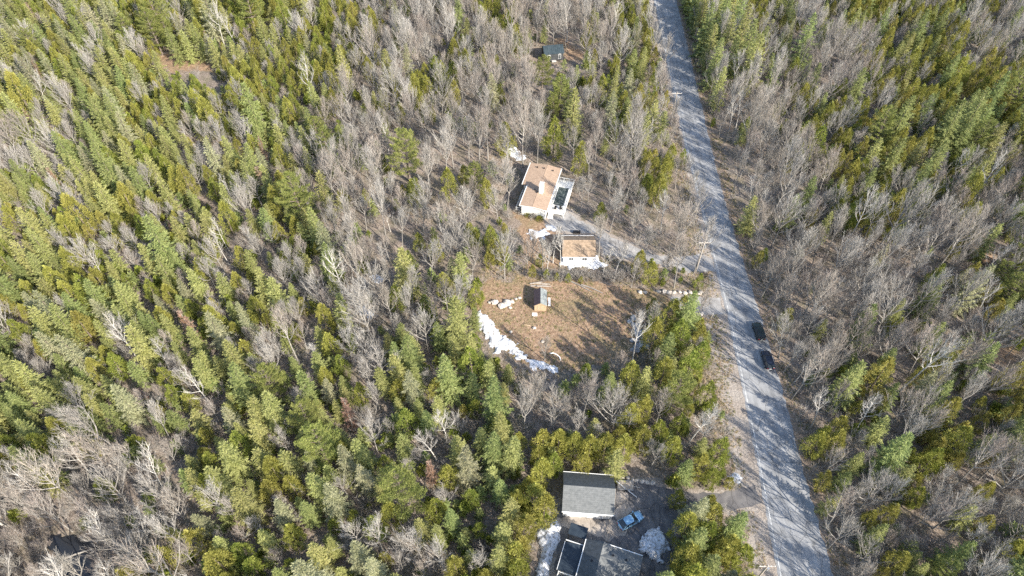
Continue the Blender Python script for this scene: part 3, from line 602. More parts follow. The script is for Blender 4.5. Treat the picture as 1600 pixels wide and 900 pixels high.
def snow(px, hgt, label, wob=.5, step=.22, group='old snow patches'):
    pg = poly(px); xs = np.arange(min(p[0] for p in pg)-.6, max(p[0] for p in pg)+.6, step); ysn = np.arange(min(p[1] for p in pg)-.6, max(p[1] for p in pg)+.6, step)
    X_, Y_ = np.meshgrid(xs, ysn); d = -sdist(X_, Y_, pg); nn = np.array([noise.fractal((a*.9, b*.9, hgt*7), 1, 2, 4) for a, b in zip(X_.ravel(), Y_.ravel())]).reshape(X_.shape)
    d2 = d+nn*wob; Zs = hgt*np.clip(d2/.9, 0, 1)**.6*(1+.5*nn); idx = -np.ones(X_.shape, int); v = []; f = []
    for i in range(X_.shape[0]):
        for j in range(X_.shape[1]):
            if d2[i, j] > -step: idx[i, j] = len(v); v.append((X_[i, j], Y_[i, j], Zs[i, j] if d2[i, j] > 0 else -.03))
    for i in range(X_.shape[0]-1):
        for j in range(X_.shape[1]-1):
            q = (idx[i, j], idx[i, j+1], idx[i+1, j+1], idx[i+1, j])
            if min(q) >= 0: f.append(q)
    me_ = bpy.data.meshes.new('snow_bank'); me_.from_pydata(v, [], f); me_.materials.append(M['snow']); me_.polygons.foreach_set('use_smooth', [True]*len(f))
    tag(obj('snow_bank', me_), label, 'snow bank', group)
o6 = lambda L, ox, oy, k: [(ox+a/k, oy+b/k) for a, b in L]
snow(o6([(95, 345), (130, 335), (180, 385), (225, 440), (280, 500), (340, 570), (400, 615), (470, 670), (555, 755), (545, 800), (500, 795), (440, 755), (380, 715), (330, 705), (270, 725), (235, 680), (190, 600), (140, 520), (95, 440)], 730, 430, 6), .32, 'long white snow bank along the lower left edge of the clearing', .9)
snow(o6([(570, 770), (640, 790), (720, 810), (800, 850), (860, 870), (850, 895), (760, 890), (660, 900), (600, 880), (560, 830)], 730, 430, 6), .25, 'thin patchy snow below the long snow bank', .9)
snow(o6([(335, 425), (680, 418), (690, 465), (740, 480), (785, 505), (740, 520), (650, 540), (590, 540), (560, 515), (480, 530), (415, 542), (400, 510), (330, 500)], 820, 330, 6), .35, 'bright snow along the front wall of the small tan garage', .35)
snow([(823, 366), (830, 359), (842, 360), (853, 357), (858, 365), (848, 373), (832, 375)], .3, 'snow patch between the tan-roofed house and the small garage', 1.2)
snow([(852, 352), (862, 350), (871, 358), (866, 361), (855, 359)], .2, 'small snow patch beside the driveway near the house', .4)
snow([(784, 224), (798, 221), (812, 238), (824, 248), (817, 253), (800, 245), (790, 236)], .25, 'snow strip behind the tan-roofed house', .8)
snow([(1011, 828), (1022, 828), (1036, 830), (1042, 842), (1046, 860), (1041, 867), (1032, 864), (1031, 872), (1037, 880), (1022, 876), (1008, 868), (1001, 857), (1002, 842)], .9, 'rounded snow heap at the right of the paved yard', .8)
snow([(839, 828), (852, 817), (868, 813), (876, 822), (874, 845), (866, 862), (859, 882), (858, 905), (836, 905), (842, 880), (847, 860), (841, 848)], .7, 'narrow snow strip left of the gazebo', .25)
snow([(1138, 745), (1148, 740), (1160, 746), (1156, 757), (1143, 756)], .35, 'small snow lump beside the road at the yard exit', .5)
snow([(556, 480), (570, 477), (582, 488), (580, 498), (565, 494)], .3, 'snow patch in the bare woods left of the clearing', .8)
snow([(578, 432), (590, 430), (600, 437), (588, 441)], .2, 'tiny snow patch above the larger one in the bare woods', .8)
snow([(85, 70), (105, 66), (118, 78), (108, 88), (92, 82)], .3, 'snow patch in the top left woods', .7)
snow([(186, 106), (196, 104), (200, 114), (190, 118)], .2, 'small snow spot left of the fallow clearing', .4)
def plank(label, px, py, L_, w_, h_, rz, m, z=0.02, name='board', cat='board', tiltx=0):
    x, y = P(px, py); mb = MB(); mb.box(-L_/2, L_/2, -w_/2, w_/2, 0, h_); o = obj(name, mb.mesh(name, m), None, (x, y, z), rz); o.rotation_euler = (tiltx, 0, rz); tag(o, label, cat); return o
plank('white square board lying in front of the shed', 835.5, 491.5, 1.05, .85, .06, 0, M['white_trim'])
plank('yellowish plank lying in the lower clearing', 824, 508.5, 1.3, .25, .08, -.25, M['wood_new'])
plank('white panel leaning against the right side of the shed', 858, 474, .5, 2.2, .05, 0, M['white_trim'], .5, 'panel', 'panel')
for i, (a, b_, L_, rz) in enumerate([(842, 446.5, 3.6, .06), (848, 444, 3.2, -.1), (838, 443, 2.8, .2), (850, 449, 3.0, -.03)]): plank(f'{["long pale", "grey", "short bleached", "whitish"][i]} plank in the heap right behind the shed', a, b_, L_, .3, .08, rz, M['wood_old'], .02+.09*i)
mb = MB(); c0 = [P(a, b_, 0) for a, b_ in [(859, 553), (864, 552), (869, 554), (874, 558), (876, 563)]]; mb.tube([(x, y, .12) for x, y in c0], [.11]*5, 7, 0, True); tag(obj('pipe', mb.mesh('pipe', M['white_trim'])), 'curved pale pipe lying in the shaded lower clearing', 'pipe')
plank('black plastic box behind the small tan garage', 901, 364, 1.6, .6, .55, 0, M['black'], .0, 'storage_box', 'box')
for i, (a, b_, h_) in enumerate([(817, 333, 1.5), (826, 337, 1.3), (834, 340, 1.5), (843, 343, 1.2), (810, 329, 1.4)]):
    x, y = P(a, b_); q = MB()
    for _ in range(1100):
        az = U_(0, 6.28); el = U_(-.1, 1.5); rr_ = U_(.35, 1)*h_; dd = Vector((math.cos(az)*math.cos(el), math.sin(az)*math.cos(el), math.sin(el))); pp = dd*rr_*.8; sd = Vector((U_(-1, 1), U_(-1, 1), U_(-1, 1))).normalized()*.05
        q.tri(tuple(pp-sd), tuple(pp+sd), tuple(pp+dd*.2+Vector((0, 0, .08))))
    tag(obj('shrub', q.mesh('shrub', M['cedar_olive'] if i % 2 else M['twig_pale']), None, (x, y, .05)), f'{["low pale", "low olive", "round pale", "small olive", "small pale"][i]} shrub in front of the white gable wall of the tan-roofed house', 'shrub', 'shrubs before the house')
# trailer and pole beside the garage, low fence to the bungalow
xt, yt = P(977, 761); T = thing('trailer', 'flat grey utility trailer parked beside the dark-roofed garage', 'trailer', (xt, yt, 0), R(-6))
boxo('bed', (-1.3, 1.3, -.75, .75, .5, .6), M['wood_old'], T); mesh_obj('frame', lambda q: (q.box(-1.36, -1.303, -.8, .8, .45, .85), q.box(-1.3, 1.3, -.81, -.753, .45, .85), q.box(-1.3, 1.3, .753, .81, .45, .85)), M['steel'], T)
mesh_obj('drawbar', lambda q: q.tube([(1.3, 0, .5), (2.4, 0, .45)], [.05, .05], 5, 0, True), M['steel'], T)
for s in (-1, 1):
    wo = mesh_obj('wheel', lambda q: q.tube([(0, s*.84, .3), (0, s*1.02, .3)], [.3, .3], 12, 0, True), M['rubber'], T); mesh_obj('rim', lambda q: q.tube([(0, s*1.02, .3), (0, s*1.03, .3)], [.16, .16], 10, 0, True), M['steel'], wo)
a0, b0 = P(963, 752, .9); a1, b1 = P(995, 777, .1); mb = MB(); mb.tube([(a0, b0, .95), (a1, b1, .1)], [.07, .07], 6, 0, True); tag(obj('mast', mb.mesh('mast', M['white_trim'])), 'long white pole lying across the grey trailer', 'pole')
a0, b0 = P(957, 805); a1, b1 = P(947, 848); T = thing('fence', 'thin low pale fence from the dark-roofed garage to the bungalow', 'fence', (a0, b0, 0), math.atan2(b1-b0, a1-a0)); Lf = math.hypot(a1-a0, b1-b0)
for i in range(4): boxo('post', (Lf*i/3-.05, Lf*i/3+.05, -.05, .05, 0, .95), M['wood_old'], T)
for zz in (.35, .8): boxo('rail', (0, Lf, -.1, -.053, zz-.06, zz+.06), M['wood_old'], T)
# fallen logs and the stump heap
for i, (a, b_, L_, rz, lab) in enumerate([(905, 447, 6, -.6, 'fallen grey log at the top edge of the clearing'), (925, 452, 5, -.5, 'second fallen log, lower right along the clearing top edge'), (250, 425, 5, 1.9, 'pale dead log between spruces below the very large spruce'), (1560, 410, 5, .5, 'fallen log in the brown gap on the right'), (118, 868, 5, .4, 'fallen branch across the dark pond'), (1440, 640, 3.5, -.4, 'reddish fallen log in the lower right woods')]):
    x, y = P(a, b_); mb = MB(); mb.tube([(-L_/2, 0, .12), (0, .15, .16), (L_/2, 0, .12)], [.16, .14, .07], 7, 0, True); tag(obj('fallen_log', mb.mesh('fallen_log', M['bark_grey']), None, (x, y, 0), rz), lab, 'log')
x, y = P(1110, 500); T = thing('marker_post', 'short wooden post on the shoulder below the gravel entrance', 'post', (x, y, 0)); mesh_obj('post', lambda q: q.tube([(0, 0, 0), (.05, 0, 2.4)], [.08, .07], 6, 0, True), M['pole_wood'], T); boxo('reflector', (-.06, .16, -.12, -.09, 2.0, 2.2), M['white_trim'], T)

# ------------------------------------------------------------------ tree shapes
U = random.uniform
def unit(az, el): return Vector((math.cos(az)*math.cos(el), math.sin(az)*math.cos(el), math.sin(el)))
UP = Vector((0, 0, 1))
def frond(mb, p, d, l, wd, m, tilt=None):
    """one small leafy spray: a kite of two triangles"""
    s = d.cross(UP)
    if s.length < 1e-3: s = Vector((1, 0, 0))
    s.normalize(); n = s.cross(d)
    t = U(-.9, .9) if tilt is None else tilt
    s = (s*math.cos(t)+n*math.sin(t))*wd*.5
    q = p+d*l*.45; e = p+d*l
    mb.quad(tuple(p), tuple(q-s), tuple(e), tuple(q+s), m)
def trunk_mb(h, r, n=6, lean=0.0, top=.02, m=0):
    mb = MB(); a = U(0, 6.28); pts = []
    for i in range(6):
        t = i/5; pts.append((math.cos(a)*lean*t*t*h+U(-.03, .03), math.sin(a)*lean*t*t*h+U(-.03, .03), t*h))
    mb.tube(pts, [r*(1.35 if i == 0 else 1-.95*i/5)+top for i in range(6)], n, m); return mb, pts
def spruce(h, rad, bare=0.0, fill=1.0, m=1):
    t, _ = trunk_mb(h*.98, .05+h*.011); c = MB(); z = h*U(.06, .12)
    n = int(h*10*fill); ga = U(0, 6)
    for i in range(n):
        f = (i+U(-.5, .5))/n; f = min(max(f, 0), .995); zz = z+(h-z)*(f**.92)
        g = 1-(zz-z)/(h-z); L = rad*(g**.78)*U(.62, 1.15)*(1 if g < .8 else 1-.9*(g-.8))+.12
        ga += 2.4; el = R(28-50*g+U(-10, 10)); az = ga+U(-.3, .3); d = unit(az, el); k = max(4, int(L*4.6))
        p = Vector((0, 0, zz)); droop = -.10*L
        if U(0, 1) < bare: continue
        for j in range(k):
            s = (j+.6)/k; q = p+d*L*s+UP*(droop*4*s*(1-s)*-1*.0+droop*s*(1.6-s)*1.0)
            w_ = (.30+.34*L*(1-s)*.9)
            for sg in (-1, 1):
                dd = unit(az+sg*U(.65, 1.15), el*.3+U(-.45, .1)); frond(c, q, dd, w_*U(.75, 1.3), U(.10, .17), m)
            frond(c, q, unit(az+U(-.4, .4), el+U(-.1, .4)), .40, .13, m)
        frond(c, p+d*L*.88, unit(az, el-.1), .45, .14, m)
    frond(c, Vector((0, 0, h-.55)), UP+Vector((.05, 0, 0)), .8, .16, m, 0)
    frond(c, Vector((0, 0, h-.55)), UP+Vector((0, .05, 0)), .8, .16, m, 1.5)
    return t, c
def cedar(h, rad, m=1, lump=1.0, nclump=None, base=.05):
    t, _ = trunk_mb(h*.9, .05+h*.012); c = MB()
    n = nclump or int(h*9*rad/1.9)
    for i in range(n):
        f = U(0, 1)**.9; zz = h*(base+(1-base-.1)*f)
        prof = (math.sin(min(1, (f+.12)/.5)*math.pi/2))*(1-max(0, f-.35)/.72)**.75
        rr = rad*prof*U(.55, 1.0); az = U(0, 6.28); ce = Vector((math.cos(az)*rr, math.sin(az)*rr, zz)); out = Vector((math.cos(az), math.sin(az), 0))
        cs = U(.32, .6)*lump*(.6+.5*prof); hh = cs*U(1.4, 2.4)
        for k in range(52):
            o = Vector((random.gauss(0, .42), random.gauss(0, .42), 0))*cs; zt = U(-.5, .75)
            o *= 1.15-abs(zt); o.z = zt*hh
            d = (out*U(.1, .9)+UP*U(.15, 1.1)+Vector((U(-.5, .5), U(-.5, .5), 0))+o.normalized()*.5).normalized()
            frond(c, ce+o, d, U(.17, .32), U(.07, .125), m)
    for k in range(int(h*10)):
        f = U(.05, .98); frond(c, Vector((U(-.1, .1), U(-.1, .1), h*f)), (Vector((U(-1, 1), U(-1, 1), .9))).normalized(), .35, .2, m)
    for k in range(14): frond(c, Vector((U(-.15, .15), U(-.15, .15), h*U(.86, .95))), (UP+Vector((U(-.3, .3), U(-.3, .3), 0))).normalized(), .5, .16, m)
    return t, c
def pine(h, rad, m=1):
    t, _ = trunk_mb(h*.97, .08+h*.014, 7); c = MB(); z = h*.22; lv = int(h*.95)
    for i in range(lv):
        f = i/(lv-1); zz = z+(h-z)*f; g = 1-f; a0 = U(0, 6)
        for b in range(random.choice((4, 5, 6)) if g > .12 else 3):
            az = a0+b*1.25+U(-.3, .3); L = (rad*(math.sin(min(1, (g*1.5))*math.pi/2))**.9)*U(.55, 1.15)+.3; el = R(10+32*f+U(-8, 12))
            d = unit(az, el); pts = [Vector((0, 0, zz)), Vector((0, 0, zz))+d*L*.55, Vector((0, 0, zz))+d*L+UP*.18*L*.5]
            c.tube([tuple(q) for q in pts], [.05, .035, .012], 3, 0)
            k = max(2, int(L*2.4))
            for j in range(k):
                s = .32+.68*(j+.7)/k; q = pts[0]+d*L*s+UP*.1*L*s*s
                for sg in (-1, 0, 1):
                    w_ = sg*L*.30*(1.2-s); sd = Vector((-math.sin(az), math.cos(az), 0)); ce = q+sd*w_*U(.6, 1.3)+UP*U(0, .15)+d*abs(w_)*.6
                    for e in range(13):
                        dd = (unit(az+U(-1.7, 1.7), U(-.25, 1.2))); frond(c, ce+dd*U(0, .15), dd, U(.26, .44), U(.05, .09), m)
    return t, c
def bare(h, rad, mt=0, mw=1, start=.38, lean=.0, nl=17, up=1.0, tw=1.0, thin=1.0):
    """leafless broadleaf: trunk, ascending limbs, secondaries, fine twigs that follow them outwards"""
    t, pts = trunk_mb(h*.9, (.04+h*.0055)*thin, 6, lean, m=0); c = MB()
    def axis_at(f):
        x = f*5; i = min(4, int(x)); return Vector(pts[i]).lerp(Vector(pts[i+1]), x-i)
    def twig(b, d, l, wd):
        sp = Vector((U(-1, 1), U(-1, 1), U(-1, 1))).normalized().cross(d).normalized()*wd
        mid = b+d*l*.5; end = mid+(d+UP*.2+Vector((U(-.3, .3), U(-.3, .3), 0))).normalized()*l*.55
        c.quad(tuple(b-sp), tuple(b+sp), tuple(mid+sp*.75), tuple(mid-sp*.75), mw); c.tri(tuple(mid-sp*.75), tuple(mid+sp*.75), tuple(end), mw)
        e2 = mid+(d+Vector((U(-1, 1), U(-1, 1), U(-.2, .8)))*.6).normalized()*l*.5; c.tri(tuple(mid-sp*.6), tuple(mid+sp*.6), tuple(e2), mw)
    az = U(0, 6)
    for i in range(nl):
        f = start+(1-start)*((i+U(0, .9))/nl)*.97; g = 1-(f-start)/(1-start); az += 2.4+U(-.4, .4)
        L = rad*(.45+.75*g)*U(.8, 1.25); el0 = R(32+26*(1-g)+U(-9, 9))*up; p = axis_at(f); lp = [p]
        for s in range(1, 5):
            e = el0+s*R(7)*up; d = unit(az+U(-.2, .2), min(e, 1.42)); lp.append(lp[-1]+d*L*.33)
        rr = (.022+.015*L)*thin
        c.tube([tuple(q) for q in lp], [rr*(1-.2*s) for s in range(5)], 4, mt)
        ns = int(5+L*1.7)
        for k in range(ns):
            s = .8+3.2*(k+U(0, .8))/ns; s = min(s, 3.97); i0 = int(s); q = lp[i0].lerp(lp[i0+1], s-i0)
            dd = (lp[i0+1]-lp[i0]).normalized(); sl = L*U(.26, .48)*(1.3-s/6)+.3
            sd = Vector((U(-1, 1), U(-1, 1), U(-.2, .7))).normalized(); d1 = (dd+sd*.62+UP*.12).normalized(); q2 = q+d1*sl*.55; q3 = q2+(d1+UP*.25+sd*.1).normalized()*sl*.5
            c.tube([tuple(q), tuple(q2), tuple(q3)], [.026, .018, .007], 3, mt if U(0, 1) < .6 else mw)
            for e in range(int(8*tw)):
                r0 = U(.1, 1); b = q.lerp(q2, r0*2) if r0 < .5 else q2.lerp(q3, r0*2-1)
                td = (d1+Vector((U(-1, 1), U(-1, 1), U(-.4, .9)))*.62).normalized(); twig(b, td, U(.35, .95), .0105)
    return t, c
def brush(h, rad, mw=0, stems=9):
    c = MB()
    for i in range(stems):
        az = U(0, 6.28); b = Vector((U(-.3, .3), U(-.3, .3), -.05)); d = unit(az, U(.8, 1.4)); L = h*U(.6, 1.1)
        p1 = b+d*L*.5; p2 = p1+(d+Vector((U(-.3, .3), U(-.3, .3), .2))).normalized()*L*.5
        c.tube([tuple(b), tuple(p1), tuple(p2)], [.022, .015, .006], 3, mw)
        for e in range(16):
            r0 = U(.15, 1); q = b.lerp(p1, r0*2) if r0 < .5 else p1.lerp(p2, r0*2-1)
            td = (d+Vector((U(-1, 1), U(-1, 1), U(-.3, .9)))*.9).normalized(); tl = U(.25, .7)*h/2.2
            sp = Vector((U(-1, 1), U(-1, 1), U(-1, 1))).normalized().cross(td).normalized()*.012
            c.quad(tuple(q-sp), tuple(q+sp), tuple(q+td*tl*.6+sp*.7), tuple(q+td*tl*.6-sp*.7), mw)
            c.tri(tuple(q+td*tl*.6-sp*.7), tuple(q+td*tl*.6+sp*.7), tuple(q+td*tl+Vector((U(-.2, .2), U(-.2, .2), .1))), mw)
    return c

# variants: kind -> list of (trunk mesh, crown mesh, height, radius, tint words, joined mesh)
KINDS = {}
def variant(kind, tc, h, rad, mats, words):
    t, c = tc; tm = t.mesh(kind+'_trunk', mats[0]); cm = c.mesh(kind+'_crown', mats)
    j = MB(); j.v = t.v+c.v; j.f = t.f+[tuple(q+len(t.v) for q in f) for f in c.f]; j.m = t.m+c.m
    KINDS.setdefault(kind, []).append((tm, cm, h, rad, words, j.mesh(kind+'_whole', mats)))
BB, BG, BW = M['bark_brown'], M['bark_grey'], M['bark_white']
for i, (h, r_, mn, wd, bz) in enumerate([(12, 3.0, 'spruce_yellow_green', 'yellow-green', 0), (10, 2.7, 'spruce_yellow_green', 'yellow-green', 0), (13, 3.3, 'spruce_green', 'mid-green', 0), (9, 2.5, 'spruce_green', 'mid-green', 0), (12.5, 2.9, 'spruce_pale', 'pale grey-green', .1), (10.5, 2.5, 'spruce_yellow_green', 'yellow-green', .1), (11.5, 2.5, 'spruce_yellow_green', 'yellow-green', .05), (7.5, 2.2, 'spruce_yellow_green', 'yellow-green', 0)]):
    variant('spruce_tree', spruce(h, r_, bz), h, r_, [BB, M[mn]], wd)
for h, r_, mn, wd in [(9.5, 2.1, 'cedar_olive', 'olive'), (8, 1.9, 'cedar_olive', 'olive'), (9.5, 2.0, 'cedar_gold', 'golden-brown'), (7.5, 1.6, 'cedar_gold', 'golden-brown'), (9, 2.2, 'cedar_green', 'bright green'), (7.5, 1.8, 'cedar_green', 'bright green'), (10.5, 2.2, 'cedar_olive', 'olive')]:
    variant('cedar_tree', cedar(h, r_), h, r_, [BB, M[mn]], wd)
for h, r_ in [(14, 3.6), (12, 3.2), (15.5, 3.9)]: variant('pine_tree', pine(h, r_), h, r_, [BB, M['pine_green']], 'blue-green')
for h, r_, st, bk, tw_, wd, up, lean in [(13, 3.8, .36, BG, 'twig_grey', 'grey-twigged', 1.25, .02), (14, 3.3, .45, BG, 'twig_grey', 'grey-twigged', 1.4, .03), (12, 4.1, .30, BG, 'twig_brown', 'brown-twigged', 1.1, .02), (14.5, 3.5, .5, BG, 'twig_brown', 'brown-twigged', 1.35, .04), (10, 3.1, .3, BG, 'twig_grey', 'grey-twigged', 1.2, .05), (9, 2.8, .28, BG, 'twig_brown', 'brown-twigged', 1.3, .03), (13, 4.4, .28, BG, 'twig_pale', 'pale-twigged', 1.1, .02), (15, 3.5, .52, BG, 'twig_pale', 'pale-twigged', 1.4, .05), (12, 4.4, .25, BG, 'twig_grey', 'grey-twigged', 1.0, .06), (11, 3.0, .35, BG, 'twig_brown', 'brown-twigged', 1.3, .09), (14, 4.0, .4, BG, 'twig_brown', 'brown-twigged', 1.2, .05)]:
    variant('bare_tree', bare(h, r_, 0, 1, st, lean, up=up), h, r_, [bk, M[tw_]], wd)
for h, r_, lean in [(14, 2.2, .10), (15, 2.6, .16), (12, 2.0, .2)]:
    variant('birch_tree', bare(h, r_, 0, 1, .42, lean, 11, 1.1, .8), h, r_, [BW, M['twig_pale']], 'white-trunked')
for h, r_ in [(10, 1.3), (11, 1.5)]: variant('dead_spruce', spruce(h, r_, .3, .8), h, r_, [BG, M['dead_russet']], 'russet')
BRUSH = [brush(h, 1, 0, s).mesh('brush', M[t]) for h, s, t in [(2.2, 11, 'twig_brown'), (3.2, 12, 'twig_grey'), (1.4, 14, 'twig_brown'), (2.8, 10, 'twig_grey')]]

# ------------------------------------------------------------------ where each kind grows (read off the photo in 50-pixel cells)
CELLS = """
SSMSCSSCSMCMBBBCBBBMCCCCMBMCMCMB
SMMSPSSMMCCBBBCBCbBMCMBMMBBCMCBM
SMSSC.CCCCCMBCBBBPMMCBBBBBBBCCCC
SSMSCSCMMMBBBBMbBMBMMbBBBCCCMSSC
BMSSCSMMSMPBPbbbBCbBMbbBBCCSCSSM
SSMSSSMSSBBBPbbPBbbBCbbbBBMCSCMB
MSCMMSSMSSBbbbbb..bbbb.BBBCCMBCB
SMCMPSSMSSMbbbBC...bbb.BBBBBBBMB
SSCMPSMMSBMBbBCbb..bMb.BBBBBBCMP
CSSSMSMSSCBBBBS.....MC..BBBBBBBM
MSSMSSSSSBSBSSS.....bC..BBBBMMBb
SMSSSMSBBSMBSMSMbBCbbC..BBMMBCBB
SSSSSSBSSMSBSSSMBBBBPC..BBMCBMBC
SMSBSBMSMSSMSMMSCCCCCMM.BMBMBCMC
BSBBBMCSSSSSMMSSCCCCMMC.bBMMCCBB
BBBBBBCSMSSSSSSSC....MM.bMBBMBBB
BBBBBMSCSMSMMSSSC....MC.bBBMBBBM
BBBBMBCCSCSSSMSCC....CC.bBBBMSBM""".split()
MIX = {'S': dict(spruce_tree=.68, cedar_tree=.20, bare_tree=.07, birch_tree=.01, pine_tree=.02, dead_spruce=.02), 'C': dict(cedar_tree=.78, spruce_tree=.10, bare_tree=.12),
       'M': dict(spruce_tree=.34, cedar_tree=.33, bare_tree=.30, birch_tree=.03), 'B': dict(bare_tree=.84, birch_tree=.05, cedar_tree=.06, spruce_tree=.05),
       'b': dict(bare_tree=.88, birch_tree=.06, cedar_tree=.06), 'P': dict(pine_tree=.3, cedar_tree=.2, spruce_tree=.2, bare_tree=.3)}
GAP = {'S': 3.05, 'C': 2.7, 'M': 3.1, 'B': 3.2, 'b': 4.5, 'P': 3.9}
def cell(ix, iy):
    c = min(31, max(0, int(ix//50))); r = min(17, max(0, int(iy//50))); return CELLS[r][c]
KEEP_IMG = [([(800, 240), (900, 240), (905, 262), (892, 330), (930, 350), (925, 362), (935, 395), (950, 420), (870, 422), (820, 372), (800, 330)]), ([(830, 55), (912, 58), (914, 100), (836, 102)]), ([(245, 84), (320, 80), (350, 100), (352, 118), (300, 112), (250, 108)]), ([(1512, 385), (1535, 382), (1552, 402), (1540, 418)]), ([(1550, 543), (1585, 538), (1592, 560), (1562, 566)]),
            ([(762, 470), (815, 438), (870, 440), (960, 452), (985, 500), (985, 545), (930, 560), (880, 572), (840, 560), (790, 520), (760, 480)]),
            ([(876, 734), (1046, 745), (1050, 770), (1030, 800), (1046, 830), (1044, 872), (1010, 905), (836, 905), (836, 825), (874, 815)])]
KEEP_GND = [(CLEAR, .4), (DRIVE, 1.0), (PAD, .6), (YARD, .9), (POND, .3)]
def ok(x, y, h, kind, gap=1.0):
    if edge_x(ROAD_R, y)+(2.2 if y > 95 else .9) > x > edge_x(SH_L, y)-.9: return False
    for pg, mrg in KEEP_GND:
        if inside(x, y, pg): return False
    solid = kind not in ('bare_tree', 'birch_tree')
    for f in ((.35, .65, .98) if solid else (.3, .6, .93)):
        ix, iy, _ = proj(x, y, h*f)
        for pg in KEEP_IMG:
            if inside(ix, iy, pg): return False
        if x < 44 and solid:
            gx_, gy_ = P(ix, iy)
            if gx_ > edge_x(SH_L, gy_)+1.0: return False
        if x < 44 and not solid and .5 < f < .7:
            gx_, gy_ = P(ix, iy)
            if gx_ > edge_x(ROAD_L, gy_)+.4: return False
    return True
TREES = []     # kind, variant, x, y, scale, rz, tilt, mark
G = {}
def near(x, y, d):
    a, b = int(x//4), int(y//4)
    for i in range(a-1, a+2):
        for j in range(b-1, b+2):
            for (qx, qy, qd) in G.get((i, j), ()):
                if (x-qx)**2+(y-qy)**2 < (d*.5+qd*.5)**2: return True
    return False
def put(kind, vi, x, y, s, gap, mark=None, tilt=(0, 0)):
    G.setdefault((int(x//4), int(y//4)), []).append((x, y, gap)); TREES.append((kind, vi, x, y, s, U(0, 6.28), tilt, mark))
KEEP_IMG += [[(608, 205), (660, 205), (662, 275), (606, 275)], [(846, 180), (886, 180), (886, 252), (846, 252)], [(830, 92), (868, 92), (868, 138), (830, 138)]]; KEEP_IMG.append([(742, 482), (765, 480), (835, 560), (885, 578), (880, 590), (835, 588), (795, 562), (752, 530)]); KEEP_IMG.append([(965, 718), (1030, 726), (1040, 760), (965, 745)])
